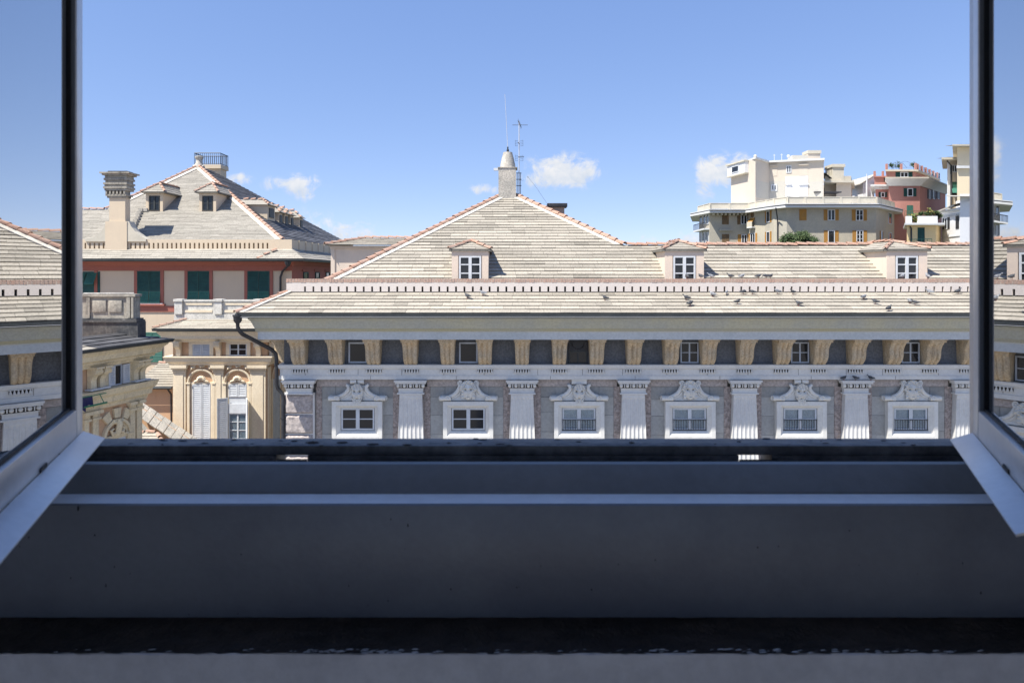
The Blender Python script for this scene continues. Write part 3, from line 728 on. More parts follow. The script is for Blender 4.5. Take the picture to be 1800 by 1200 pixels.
# ------------------------------------------------------------------ palace facade
random.seed(21)
PIL = [PX0 + BAY * k for k in range(-1, 8)]
WIN = [WX0 + BAY * k for k in range(0, 7)]
obj('frieze_wall', MB().box(XL, XR, YW - .04, YW - .002, zz(641), -2.062), 'frieze_slate', pal)
# architrave in three bands
obj('architrave', MB().ring([(0.003, zz(666.5)), (.10, zz(666.5)), (.10, zz(660)), (.075, zz(659.5)), (.075, zz(648)), (.13, zz(647)), (.16, zz(642)), (.16, zz(640.5)), (0.003, zz(640))], XL, XR, YW - .15, YB), 'marble', pal)
jn = MB()
for k in range(22):
    xx = XL + .9 + k * 1.42 + random.uniform(-.25, .25)
    jn.box(xx, xx + .012, YW - .228, YW - .2245, zz(659), zz(648.5)); 
    if k % 2: jn.box(xx + .4, xx + .412, YW - .253, YW - .2495, zz(666), zz(660.3))
obj('stone_joints', jn, 'joint', pal)

def corbel_mesh():
    # S-scroll bracket with three fluted lobes; local x centred, y = 0 at the wall, z from 0 (top) down
    m = MB(); H = .80
    def pr(t):   # t 0 top .. 1 bottom -> projection
        return .56 - .05 * math.sin(t * math.pi * 2) * 1.2 - .34 * (t ** 1.25)
    def fn(i, j):
        w_ = (.235 - .03 * j) if j > .08 else .235
        x = (i - .5) * 2 * w_
        lob = .055 * abs(math.sin(i * math.pi * 3)) if 0 < i < 1 else 0
        return (x, -pr(j) + .03 - lob, -.10 - (H - .10) * j)
    m.grid(fn, 24, 14)
    a = [fn(0, j / 14) for j in range(15)]; b = [fn(1, j / 14) for j in range(15)]
    for s_ in (a, b):
        n = len(s_)
        m.add(s_ + [(p[0], 0, p[2]) for p in s_], [(k, k + 1, n + k + 1, n + k) for k in range(n - 1)])
    m.box(-.255, .255, -.60, 0, -.10, -.035).box(-.275, .275, -.635, 0, -.035, 0)
    m.box(-.20, .20, -.20, 0, -H, -H + .02)
    return m
cm = mesh_of('corbel', corbel_mesh(), 'corbel_stone', Vector((0, 0, 0)), smooth=True)
gm = MB()
for k in range(6):
    x = -.215 + .086 * k
    gm.lathe([(.012, 0), (.036, -.10), (.036, -.11)], (x, -.045, 0), 8)
gm.box(-.26, .26, -.07, .0, .0, .022)
gbm = mesh_of('guttae_backing', MB().box(-.25, .25, -.006, -.003, -.10, 0), 'backing_dark', Vector((0, 0, 0)))
gme = mesh_of('guttae', gm, 'marble_aged', Vector((0, 0, 0)), smooth=True)
ctop_z = -2.064
cor_x = sorted([p + o for p in PIL for o in (-BAY / 3, 0, BAY / 3)])
for x in cor_x:
    if x < XL + .2 or x > XR - 3: continue
    o = inst('corbel', cm, pal, Matrix.Translation((x, YW - .04, ctop_z)) @ Matrix.Diagonal((1, 1.05, (ctop_z - zz(640.2)) / .80, 1)))
    inst('guttae', gme, pal, Matrix.Translation((x, YW - .226, zz(648.6)))); inst('guttae_backing', gbm, pal, Matrix.Translation((x, YW - .226, zz(648.6))))
# corner corbel facing left
inst('corbel', cm, pal, Matrix.Translation((XL + .002, YW + .55, ctop_z)) @ Matrix.Rotation(R(-90), 4, 'Z') @ Matrix.Diagonal((1, 1.05, (ctop_z - zz(640.2)) / .80, 1)))

# attic windows between the corbels
for i, x in enumerate(WIN):
    y = .04
    z0, z1 = zz(637.5, 21.95), zz(599.5, 21.95)
    hw = .30 if i < 2 else .29
    r_ = (x - hw, x + hw, z0, z1 - .03)
    if i in (0, 1): window(pal, P0, r_, 1, 1, fr=.05, out=.06, base=y, mat='grey_wood', name='attic_window')
    elif i == 2:
        wv = window(pal, P0, (x - .33, x + .27, z0 - .02, z1 - .31), 2, 1, fr=.035, out=.05, base=y, mat='gutter_metal', name='attic_window')
        obj('vent_panel', P0.mb().box(x - .33, x + .27, -y - .05, -y - .004, z1 - .305, z1), 'pipe_metal', wv)
        obj('vent_ring', P0.mb().tube([(x - .03 + .19 * math.cos(k * .2857), -y - .06, z1 - .06 + .19 * math.sin(k * .2857)) for k in range(11, 23)], .012, 6), 'iron', wv)
    else: window(pal, P0, r_, 2, 2, fr=.04, out=.06, base=y, mat='grey_wood', name='attic_window')

# wall courses between the pilasters
def capital(m, x, yb, hw, z):
    # z = top
    m.box(x - hw, x + hw, yb - .30, yb, z - .05, z).box(x - hw + .03, x + hw - .03, yb - .27, yb, z - .11, z - .05)
    m.box(x - hw + .10, x + hw - .10, yb - .20, yb, z - .27, z - .11)
    m.box(x - hw + .125, x + hw - .125, yb - .16, yb, z - .41, z - .27)
    m.box(x - hw + .085, x + hw - .085, yb - .20, yb, z - .455, z - .41)
def eggs(m, x, yb, hw, z, n=5):
    for k in range(n):
        xx = x - hw + .12 + (2 * hw - .24) * k / (n - 1)
        m.sph((xx, yb - .205, z - .175), (.058, .05, .062), 8, 6)
        if k < n - 1: m.lathe([(.012, -.05), (.02, .05)], (xx + (2 * hw - .24) / (n - 1) / 2, yb - .235, z - .18), 6)
ZS0, ZSB = zz(692.5), -12.0
for k, x in enumerate(PIL):
    if k == 0:   # corner pier of rough pink blocks
        m = MB(); capital(m, x, YW - .14, .53, zz(667.2)); m.box(XL, x + .45, YW - .14, YW - .003, -CZ, zz(691))
        pier = obj('corner_pier', m, 'marble', pal)
        e = MB(); eggs(e, x, YW - .14, .53, zz(667.2), 5); obj('egg_moulding', e, 'marble_aged', pier, smooth=True); obj('backing_line', MB().box(x - .42, x + .42, YW - .345, YW - .342, zz(667.2) - .25, zz(667.2) - .115), 'backing_dark', pier)
        zc = zz(692); j = 0
        while zc > -9:
            h = .64 if j % 2 == 0 else .60
            q = MB()
            def bl_(i, jj, _z=zc, _h=h):
                xx = XL + .06 + (x + .40 - XL - .06) * i
                ed = min(i, 1 - i, jj, 1 - jj); b_ = min(1, ed / .1)
                return (xx, YW - .142 - .09 * b_ - (random.uniform(0, .035) if 0 < i < 1 and 0 < jj < 1 else 0), _z - _h * jj)
            q.grid(bl_, 14, 10)
            obj('rough_block', q, 'tufa_band', pier, smooth=True)
            zc -= h + .035; j += 1
        continue
    m = MB(); capital(m, x, YW - .10, .515, zz(667.2))
    if k == 8: pass
    pil = obj('pilaster', m, 'marble', pal)
    e = MB(); eggs(e, x, YW - .10, .515, zz(667.2)); obj('egg_moulding', e, 'marble_aged', pil, smooth=True); obj('backing_line', MB().box(x - .41, x + .41, YW - .305, YW - .302, zz(667.2) - .25, zz(667.2) - .115), 'backing_dark', pil)
    # tapering fluted shaft, wider towards the foot
    NF = 6; s = MB()
    def sh(i, j, _x=x):
        z = ZS0 + (ZSB - ZS0) * j
        hw = .355 + (ZS0 - z) * .037
        c = i * NF; f = c - math.floor(c)
        fl_ = .036 * math.sqrt(max(0, 1 - ((f - .5) / .40) ** 2)) if .1 < f < .9 else 0
        top = min(1, max(0, (ZS0 - .1 - z) / .1))
        return (_x + (i - .5) * 2 * hw, YW - .27 + fl_ * top, z)
    def shj(i, j): return sh(i, [0, .012, .0135, .02, 1][round(j * 4)])
    s.grid(shj, NF * 10, 4)
    for ii in (0, 1):
        col = [shj(ii, j / 4) for j in range(5)]
        s.add(col + [(p[0], YW - .05, p[2]) for p in col], [(q, q + 1, 6 + q, 5 + q) for q in range(4)])
    obj('fluted_shaft', s, 'marble', pil)
# pink stone strips each side of the shafts, lintel band, and the grey ashlar fields
strip = MB()
def rough_strip(m, x0, x1, z0, z1, out, amp, nz_, nx_=5):
    m.grid(lambda i, j: (x0 + (x1 - x0) * i, YW - out - (random.uniform(0, amp) if 0 < i < 1 else 0), z0 + (z1 - z0) * j), nx_, nz_)
    m.add([(x0, YW - out, z0), (x0, YW, z0), (x0, YW, z1), (x0, YW - out, z1), (x1, YW - out, z0), (x1, YW, z0), (x1, YW, z1), (x1, YW - out, z1)], [(0, 1, 2, 3), (4, 5, 6, 7)])
for k, x in enumerate(PIL):
    for sg in ((1,) if k == 0 else (-1, 1)):
        a, b = (.36, .60) if k else (.47, .66)
        zc = zz(680.5)
        while zc > -9.5:
            h = random.uniform(.8, 1.5); q = MB()
            rough_strip(q, x + sg * (a if sg > 0 else b), x + sg * (b if sg > 0 else a), zc - h, zc, .05 + random.uniform(0, .012), .03, int(h / .07))
            obj('rough_stone', q, 'tufa', pal, smooth=True); zc -= h + .008
for k in range(len(PIL) - 1):
    a, b = PIL[k] + (.60 if k else .66), PIL[k + 1] - .60
    a2, b2 = PIL[k] + .50, PIL[k + 1] - .50
    q = MB(); q.box(a2, b2, YW - .075, YW - .002, zz(680), zz(667))
    obj('lintel_band', q, 'tufa_band', pal, bevel=.006)
    mid = (a + b) / 2
    for (x0, x1) in ((a, mid - .70), (mid + .70, b)):
        z = zz(680.6); j = 0
        hs = [zz(680.6) - zz(701 + random.uniform(-4, 3)), .52 + random.uniform(-.05, .1), .62, .60, .60, .6, .6, .6]
        for h in hs:
            tn = random.uniform(.86, 1.08) * (.74 if j == 0 else 1.0)
            q = MB(); q.box(x0 + .004, x1 - .004, YW - .035 - random.uniform(0, .008), YW - .002, z - h + .008, z, tn)
            obj('stone_block', q, 'ashlar', pal); z -= h; j += 1
    # fill behind pediment and window
    q = MB(); q.box(mid - .698, mid + .698, YW - .03, YW - .002, -9.5, zz(680.6), .82); obj('stone_block', q, 'ashlar', pal)

# mask windows
def spiral(cx, cz, r, turns, sg, y, start=0.):
    return [(cx + sg * r * (1 - t / (turns * 14 + 1.)) * math.cos(start + t * 2 * math.pi / 14), y, cz + r * (1 - t / (turns * 14 + 1.)) * math.sin(start + t * 2 * math.pi / 14)) for t in range(int(turns * 14) + 1)]
def face(kind, seed):
    rnd = random.Random(seed)
    g = lambda d, s_: math.exp(-(d / s_) ** 2)
    CZ_, RX, RZ = .31, .185, .29
    if kind == 'satyr': CZ_, RX, RZ = .32, .195, .27
    def fn(i, j):
        x = (i - .5) * .56; z = -.02 + .70 * j
        e = 1 - (x / RX) ** 2 - ((z - CZ_) / RZ) ** 2
        h = .17 * math.sqrt(max(e, 0)) if e > 0 else 0
        ax = abs(x)
        if e > .02:
            nz = min(1, max(0, (.40 - z) / .14))
            if .22 < z < .42: h += (.015 + .04 * nz) * g(x, .024 + .012 * nz)
            h -= .11 * g(ax - .08, .045) * g(z - .365, .034)
            h += .03 * g(ax - .08, .02) * g(z - .365, .014)
            h += .045 * g(ax - .08, .055) * g(z - .43, .022)
            if kind == 'woman':
                h += .018 * g(x, .05) * g(z - .165, .014) + .02 * g(x, .042) * g(z - .13, .014) - .045 * g(x, .06) * g(z - .148, .011)
                h += .02 * g(x, .06) * g(z - .07, .04)
            else:
                h += .03 * g(ax - .085, .04) * g(z - .28, .035) + .035 * g(ax - .06, .05) * g(z - .19 + .25 * (ax - .06), .022)
                h -= .075 * g(x, .06) * g(z - .145, .024)
                h += (.03 + .02 * math.sin(x * 90) * math.sin(z * 55)) * max(0, min(1, (.14 - z) / .05))
        # hair and beard lobes round the face
        if kind == 'woman':
            a = math.atan2(z - .36, x); rr_ = math.hypot(x / 1.0, (z - .36) / 1.15)
            if z > .30 and rr_ < .275 and e < .22:
                h = max(h, .12 + .035 * math.sin(a * 13) * math.sin(rr_ * 60) + .02 * math.sin(a * 5 + 1))
            if ax > .12 and .05 < z < .36 and ax < .22: h = max(h, .07 + .02 * math.sin(z * 60))
        else:
            if z > .44 and e > -.35: h = max(h, .15 + .03 * math.sin(x * 70 + z * 20))
            if z < .2 and ax < .10 + z * .5 and e < .15: h = max(h, .11 + .025 * math.sin(x * 75))
        return (x, -h, z)
    m = MB()
    m.grid(fn, 44, 54, lambda i, j: -fn(i, j)[1] > .015)
    # dark blobs paint the shade of eye sockets, nostrils, mouth and brows
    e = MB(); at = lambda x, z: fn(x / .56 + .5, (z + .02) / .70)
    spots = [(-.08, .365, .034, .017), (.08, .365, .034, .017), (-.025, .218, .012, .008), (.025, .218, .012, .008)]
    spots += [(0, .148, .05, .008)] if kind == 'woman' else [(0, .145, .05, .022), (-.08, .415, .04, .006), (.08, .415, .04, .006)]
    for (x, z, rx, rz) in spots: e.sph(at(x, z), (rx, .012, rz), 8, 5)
    return m, e
def pediment(kind, seed):
    m = MB(); D = .085
    half = [(-.92, .02), (-.95, .06), (-.95, .12), (-.92, .165), (-.86, .18), (-.62, .175), (-.50, .195), (-.41, .25), (-.34, .335), (-.29, .43)]
    half += [(-.27, .47), (-.22, .50)] if kind == 'woman' else [(-.34, .50), (-.38, .54), (-.30, .545), (-.22, .50)]
    pts = half + [(-x, z) for x, z in half[::-1]]
    m.ext([(x, -D, z) for x, z in pts], (0, D, 0))
    for sg in (-1, 1):
        m.tube([(sg * .91, -D - .05, .095), (sg * .55, -D - .05, .095)], .080, 10)
        m.tube(spiral(-sg * -.64, .10, .085, 1.6, sg, -D - .115), .020, 6)
        curve = [(.62, .15), (.50, .185), (.40, .25), (.33, .34), (.285, .44), (.27, .52)] if kind == 'woman' else [(.62, .15), (.48, .19), (.36, .27), (.29, .37), (.28, .46), (.35, .53)]
        m.tube([(sg * a_, -D - .015, b_) for a_, b_ in curve], [.05, .058, .065, .065, .06, .05], 8)
        m.tube([(sg * (a_ - .09), -D + .005, b_ - .05) for a_, b_ in curve[:4]], [.04] * 4, 8)
        if kind == 'woman':
            m.tube(spiral(sg * .265, .575, .085, 1.7, sg, -D - .05, 1.2), .024, 6)
            m.tube([(sg * .265, -.02, .575), (sg * .265, -D - .03, .575)], .088, 12)
    if kind != 'woman':
        if seed % 2:
            m.box(-.24, .24, -D - .06, 0, .555, .70)
        else:
            for sg in (-1, 1): m.tube([(sg * .02, -D - .02, .63), (sg * .22, -D - .02, .63)], .078, 10)
            m.box(-.22, .22, -D, 0, .55, .70)
    return m
for i, x in enumerate(WIN):
    kind = 'satyr' if i % 2 == 0 else 'woman'
    zf1, zo1, zo0, zf0 = zz(705.5), zz(718), zz(758), zz(774)
    hwo, hwi, dp = .80, .545, .20
    T = Matrix.Translation((x, YW - .03, 0))
    m = MB(T)
    # outer frame, splayed reveal
    m.box(-hwo, -hwo + .13, -dp, 0, zf0, zf1).box(hwo - .13, hwo, -dp, 0, zf0, zf1).box(-hwo + .13, hwo - .13, -dp, 0, zf1 - .13, zf1).box(-hwo + .13, hwo - .13, -dp, 0, zf0, zf0 + .15)
    a, b, c0, c1, d0, d1 = hwo - .13, hwi, zf0 + .15, zf1 - .13, zo0, zo1
    o_ = [(-a, -dp + .012, c0), (a, -dp + .012, c0), (a, -dp + .012, c1), (-a, -dp + .012, c1)]
    i_ = [(-b, -.075, d0), (b, -.075, d0), (b, -.075, d1), (-b, -.075, d1)]
    m.add(o_ + i_, [(k, (k + 1) % 4, 4 + (k + 1) % 4, 4 + k) for k in range(4)])
    sur = obj('window_surround', m, 'marble_aged', pal)
    Tp = MB(T @ Matrix.Translation((0, -.02, zf1 + .004)))
    pe = pediment(kind, i // 2)
    Tp.add([tuple(v) for v in pe.v], pe.f)
    ped = obj('scroll_pediment', Tp, 'marble_aged', pal, smooth=True)
    fc, shade_ = face(kind, i); Tf = MB(T @ Matrix.Translation((0, -.10, zf1 + .012 if kind == 'woman' else zf1 - .05)))
    Tf.add([tuple(v) for v in fc.v], fc.f)
    obj('carved_mask', Tf, 'marble_aged', ped, smooth=True, label='carved bearded marble mask' if kind == 'satyr' else 'carved marble woman mask with curled hair')
    Te = MB(Tf.xf); Te.add([tuple(v) for v in shade_.v], shade_.f); obj('mask_shade_spots', Te, 'mask_shade', ped, smooth=True, kind='stuff')
    cur = i >= 2
    wv = window(pal, P0, (x - .53, x + .53, zo0 + .02, zo1 - .005), 2, 2, fr=.05, out=.065, base=.035, mat='white_wood', pane='window_glass' if cur else 'dark_pane', curtain=cur)
    # heavier meeting stile
    obj('meeting_stile', P0.mb().box(x - .06, x + .06, -.108, -.102, zo0 + .07, zo1 - .055), 'white_wood', wv)
    if cur:
        rm = P0.mb(); zr0, zr1 = zo0 + .03, zo0 + .36; yo = -.125
        rm.tube([(x - .54, yo, zr1), (x + .54, yo, zr1)], .010, 6).tube([(x - .54, yo, zr0), (x + .54, yo, zr0)], .010, 6)
        for k in range(14):
            xx = x - .51 + 1.02 * k / 13
            rm.tube([(xx, yo, zr0), (xx, yo, zr1)], .007, 5)
        for k in range(7):
            xx = x - .47 + k * .157
            rm.tube([(xx + .05 * math.cos(t * .5), yo, zr1 - .07 + .05 * math.sin(t * .5)) for t in range(0, 8)], .005, 4)
        obj('window_railing', rm, 'iron', wv)
# rain pipe hanging from the corner of the gutter
pp = thing('drainpipe', (X(497, 21.9), 21.7, -CZ), 'black drainpipe with a funnel head running down the palace corner', 'drainpipe')
y0 = YW - 1.45
hd = (X(419, y0), y0, Z(556, y0))
obj('funnel_head', MB().lathe([(.05, -.36), (.055, -.22), (.12, -.14), (.13, 0), (.15, .0), (.15, .05)], (hd[0] - .02, hd[1], hd[2]), 12), 'pipe_metal', pp, smooth=True)
pts = [(X(419, y0) - .02, y0, Z(575, y0)), (X(420, y0), y0, Z(580, y0)), (X(426, 20.7), 20.7, Z(587, 20.7)), (X(477, 21.6), 21.6, Z(614, 21.6)), (X(485, 21.72), 21.72, Z(622, 21.72)), (X(486, 21.72), 21.72, Z(632, 21.72)),
       (X(486, 21.72), 21.72, Z(676, 21.72)), (X(488, 21.75), 21.75, Z(682, 21.75)), (X(496.5, 21.78), 21.78, Z(692, 21.78)), (X(497.5, 21.78), 21.78, Z(700, 21.78)), (X(497.5, 21.78), 21.78, -CZ + .02)]
obj('pipe', MB().tube(pts, .062, 10), 'pipe_metal', pp, smooth=True)
bk = MB()
for v in (640, 735): bk.lathe([(.08, -.02), (.08, .02)], (pts[6][0] if v < 680 else pts[9][0], pts[6][1] if v < 680 else 21.78, Z(v, 21.75)), 10)
obj('bracket', bk, 'iron', pp)

# ------------------------------------------------------------------ aerials on the roof
av = thing('whip_antenna', (cxm, cy, ctop + .6), 'tall thin whip aerial rising from the chimney cowl', 'antenna')
obj('whip', MB().tube([(cxm + .02, cy, ctop + .66), (cxm + .0, cy, ctop + 1.2), (X(887.5, cy), cy, Z(166, cy))], [.016, .013, .009], 6), 'aluminium', av)
obj('mount', MB().lathe([(.05, 0), (.05, .12), (.03, .14), (.03, .24)], (cxm + .02, cy, ctop + .66), 8), 'iron', av)
tv = thing('tv_antenna', (X(911.5, cy), cy, ctop - .9), 'television aerial mast with cross elements beside the cement chimney', 'antenna')
mx = X(912.5, cy)
obj('mast', MB().tube([(mx, cy, zr(YA) - .3), (mx, cy, Z(213, cy))], .022, 8), 'aluminium', tv)
el = MB(); zt_ = Z(220, cy)
el.tube([(mx - .28, cy, zt_), (mx + .36, cy, zt_)], .010, 5).tube([(mx - .05, cy - .3, zt_ + .12), (mx + .1, cy + .3, zt_ - .04)], .012, 5)
for k in range(5): el.tube([(mx - .04 + .03 * k, cy - .25 + .12 * k, zt_ + .10 - .03 * k - .11), (mx - .04 + .03 * k, cy - .25 + .12 * k, zt_ + .10 - .03 * k + .11)], .006, 4)
obj('top_array', el, 'iron', tv)
for v in (253, 279):
    e = MB(); z_ = Z(v, cy); e.tube([(mx - .05, cy - .1, z_ + .05), (mx + .2 if v > 260 else mx + .02, cy, z_ + (.07 if v > 260 else -.02))], .014, 5)
    for sx_ in (-.16, .16):
        for k in range(4): e.tube([(mx + sx_, cy - .15, z_ - .1 + .07 * k), (mx + sx_ * .3, cy - .05, z_ - .1 + .07 * k)], .005, 4)
        e.tube([(mx + sx_, cy - .15, z_ - .13), (mx + sx_, cy - .15, z_ + .13)], .006, 4)
    obj('dipole_array', e, 'iron', tv)
ld = MB()
for xx in (cx1 + .05, mx + .06): ld.tube([(xx, cy - .1, zr(YA) - .5), (xx, cy - .1, Z(304, cy))], .014, 5)
for v in (305, 316, 327): ld.tube([(cx1 + .01, cy - .1, Z(v, cy)), (mx + .1, cy - .1, Z(v, cy))], .014, 5)
obj('stay_bracket', ld, 'iron', tv)
cb_ = MB(); cb_.tube([(X(919, 28.9), 28.9, Z(318, 28.9)), (X(928, 28.9), 28.9, Z(311, 28.9)), (X(943, 29.1), 29.1, Z(330, 29.1)), (X(961, 29.5), 29.5, Z(357, 29.5))], .006, 4)
cb_.sph((X(928, 28.9), 28.9, Z(311, 28.9)), .03, 6, 4).tube([(X(919, 28.9), 28.9, Z(318, 28.9)), (mx, cy, Z(316, cy))], .006, 4)
obj('cable', cb_, 'white_wood', tv)

# ------------------------------------------------------------------ pigeons
def pigeon_mesh(pose):
    # spine along +x, feet at z = 0; tail at -x
    rings = [(-.17, .085, .012, .006), (-.12, .09, .03, .012), (-.08, .10, .042, .035), (-.03, .112, .055, .056), (.03, .122, .056, .062), (.07, .138, .045, .052), (.092, .165, .03, .034)]
    if pose == 'up': rings += [(.105, .19, .022, .024), (.118, .212, .024, .025), (.135, .214, .018, .017), (.148, .210, .006, .006), (.168, .204, .002, .002)]
    elif pose == 'down': rings = rings[:6] + [(.105, .13, .032, .036), (.13, .105, .022, .024), (.15, .085, .023, .023), (.165, .072, .017, .016), (.175, .06, .006, .006), (.188, .048, .002, .002)]
    else: rings = rings[:6] + [(.085, .155, .032, .034), (.095, .168, .027, .027), (.108, .172, .022, .02), (.122, .168, .010, .010), (.140, .162, .002, .002)]
    n = 10; vs = []; fs = []
    for (x, z, ry, rz) in rings:
        vs += [(x, ry * math.cos(k * 2 * math.pi / n), z + rz * math.sin(k * 2 * math.pi / n)) for k in range(n)]
    for i in range(len(rings) - 1):
        for k in range(n): fs.append((i * n + k, i * n + (k + 1) % n, (i + 1) * n + (k + 1) % n, (i + 1) * n + k))
    fs += [list(range(n))[::-1], list(range(len(vs) - n, len(vs)))]
    return MB().add(vs, fs)
def wing_mesh(sg):
    m = MB()
    m.grid(lambda i, j: (.065 - .215 * i, sg * (.052 + .010 * math.sin(math.pi * min(1, i * 1.3)) - .045 * i * i - .012 * abs(j - .45)), .165 - .035 * i - (.085 - .065 * i) * j), 8, 4)
    return m
PB = {(p, c): mesh_of('body', pigeon_mesh(p), c, Vector((0, 0, 0)), smooth=True) for p in ('up', 'down', 'tuck') for c in ('pigeon_body', 'pigeon_pale')}
PW = {(s_, c): mesh_of('wing', wing_mesh(s_), c, Vector((0, 0, 0)), smooth=True) for s_ in (-1, 1) for c in ('pigeon_body', 'pigeon_pale')}
lm = MB(); lm.tube([(0, 0, .065), (0, 0, .006)], .005, 5).tube([(-.012, 0, .004), (.026, 0, .004)], .004, 4).tube([(0, 0, .004), (.018, .013, .004)], .003, 4).tube([(0, 0, .004), (.018, -.013, .004)], .003, 4)
PLG = mesh_of('leg', lm, 'pigeon_leg', Vector((0, 0, 0)))
def pigeon(p, rz, pose, c, label, group, s=1.0, tilt=0):
    t = thing('pigeon', p, label, 'pigeon', group)
    t.rotation_euler = (tilt, 0, rz); t.scale = (s, s, s)
    def part(n, me, loc=(0, 0, 0)):
        o = bpy.data.objects.new(n, me); C.objects.link(o); o.parent = t; o.location = loc
    part('body', PB[(pose, c)]); wc = 'pigeon_body' if c == 'pigeon_body' else 'pigeon_pale'
    part('wing', PW[(1, wc)]); part('wing', PW[(-1, wc)]); part('leg', PLG, (.012, .022, 0)); part('leg', PLG, (.0, -.022, 0))
tl = (zl1 - zl0) / 1.5
def on_eave(u, v):
    # feet on the eave slates
    a = -(v - HV) / F
    y = (zl0 - (YW - 1.5) * tl + .030) / (a - tl)
    return X(u, y), y, a * y
G1, G2 = 'pigeons on the eave slates', 'pigeons along the brick coping'
for (u, v, face_, pose, c) in [(822, 525, 150, 'up', 0), (849, 519.5, 160, 'up', 1), (1064, 528, 165, 'up', 0), (1207, 528, 150, 'up', 0), (1213, 538, 20, 'tuck', 0), (1253, 521.5, 140, 'up', 1),
                       (1277, 518, 60, 'tuck', 1), (1306, 517.5, 10, 'down', 0), (1323, 517.5, 170, 'tuck', 0), (1296, 535, 5, 'tuck', 0), (1367, 517, 185, 'tuck', 1), (1394, 517.5, 200, 'up', 0), (1404, 537.5, 150, 'up', 0),
                       (1518, 526.5, 20, 'tuck', 1), (1539, 535, 140, 'tuck', 0), (1562, 547, 25, 'up', 0), (1600, 533, 130, 'tuck', 1), (1609, 536, 165, 'up', 0), (1634, 517.5, 150, 'up', 1), (1684, 516.5, 10, 'up', 0)]:
    x, y, z = on_eave(u, v)
    pigeon((x, y, z), R(face_), pose, 'pigeon_pale' if c else 'pigeon_body', 'pale grey pigeon resting on the slates below the slotted parapet' if c else 'dark grey pigeon standing on the slates below the slotted parapet', G1 + (' pale' if c else ' dark'), random.uniform(.76, .9))
zc_ = zp1 + .130
for (u, face_, pose, c) in [(1208, 100, 'down', 0), (1232, 120, 'tuck', 0), (1250, 160, 'up', 1), (1284, 150, 'up', 0), (1304, 10, 'tuck', 1), (1333, 0, 'tuck', 0), (1347, 170, 'down', 0), (1354, 20, 'tuck', 0), (1631, 90, 'up', 1), (1586, 20, 'tuck', 1)]:
    pigeon((X(u, YW + .13), YW + .13, zc_), R(face_), pose, 'pigeon_pale' if c else 'pigeon_body', 'pale grey pigeon perched on the brick coping' if c else 'dark grey pigeon perched on the brick coping', G2 + (' pale' if c else ' dark'), .85)
for (u, face_, pose) in [(1483, 10, 'tuck'), (1504, 170, 'tuck'), (1531, 140, 'up')]:
    yy = YW - .24
    pigeon((X(u, yy - .13), yy - .13, zz(667.2) + .001), R(face_), pose, 'pigeon_body', 'dark grey pigeon perched on the marble capital between two mask windows', 'pigeons on the capital', .8)

# ================================================================== twin-arched pavilion beside the palace
random.seed(31)
YP = 30.0
pv = thing('arched_pavilion', (-13, 32, -CZ), 'cream stucco pavilion with two arched shuttered windows and stone parapet', 'building')
pl = Pl(900, YP); pl.o = Vector((0, YP, 0)); pl.M = Matrix.Translation(pl.o)
zb = lambda v: Z(v, YP); xb = lambda u: X(u, YP)
x0, x1 = xb(304), xb(470)
yback = YP + 3.4
obj('wall', MB().box(x0, x1, YP, yback, -CZ, zb(583)), 'ochre_plaster', pv)
def bracket_mesh(h=.5, w=.2, d=.32):
    m = MB()
    prof = [(0, 0), (-d, 0), (-d - .03, -.07), (-d + .02, -.15), (-d * .55, -.24), (-d * .42, -.34), (-d * .45, -h), (0, -h)]
    m.ext([(-w / 2, y, z) for y, z in prof], (w, 0, 0))
    for sg in (-1, 1): m.tube([(sg * w / 2, -d + .06, -.09), (sg * (w / 2 + .03), -d + .06, -.09)], .085, 10)
    m.box(-w / 2 - .04, w / 2 + .04, -d - .06, 0, .0, .05)
    return m
brm = mesh_of('bracket', bracket_mesh(), 'cream_stucco', Vector((0, 0, 0)))
brma = mesh_of('bracket', bracket_mesh(.62, .2, .34), 'aged_stucco', Vector((0, 0, 0)))
obj('eave_cornice', MB().ring([(0.003, zb(601)), (.12, zb(601)), (.16, zb(597)), (.34, zb(594.5)), (.36, zb(589)), (.46, zb(584)), (.50, zb(581)), (0.003, zb(580.5))], x0, x1, YP, yback), 'cream_stucco', pv)
obj('gutter', MB().ring([(.50, zb(580.5)), (.60, zb(580)), (.62, zb(575.5)), (.585, zb(575.5)), (.56, zb(578)), (.5, zb(578.5))], x0, x1, YP, yback), 'gutter_metal', pv)
rz0, rz1 = zb(576), zb(566.5) + .10
obj('roof', MB().ring([(.58, rz0 - .02), (-.42, rz1 - .02)], x0, x1, YP, yback, cap=True), 'roof_deck', pv)
Wq = Vector((0, 1.0, rz1 - rz0)); L_ = Wq.length
slates(pv, (0, YP - .58, rz0), (1, 0, 0), Wq, L_, lambda w: x0 - .58 + w / L_, lambda w: x1 + .58 - w / L_, .21, 'slate', name='slate_courses', th=.022)
ridge_tiles(pv, (x0 - .58, YP - .58, rz0 + .02), (x0 + .42, YP + .42, rz1 + .02), r=.075, step=.25)
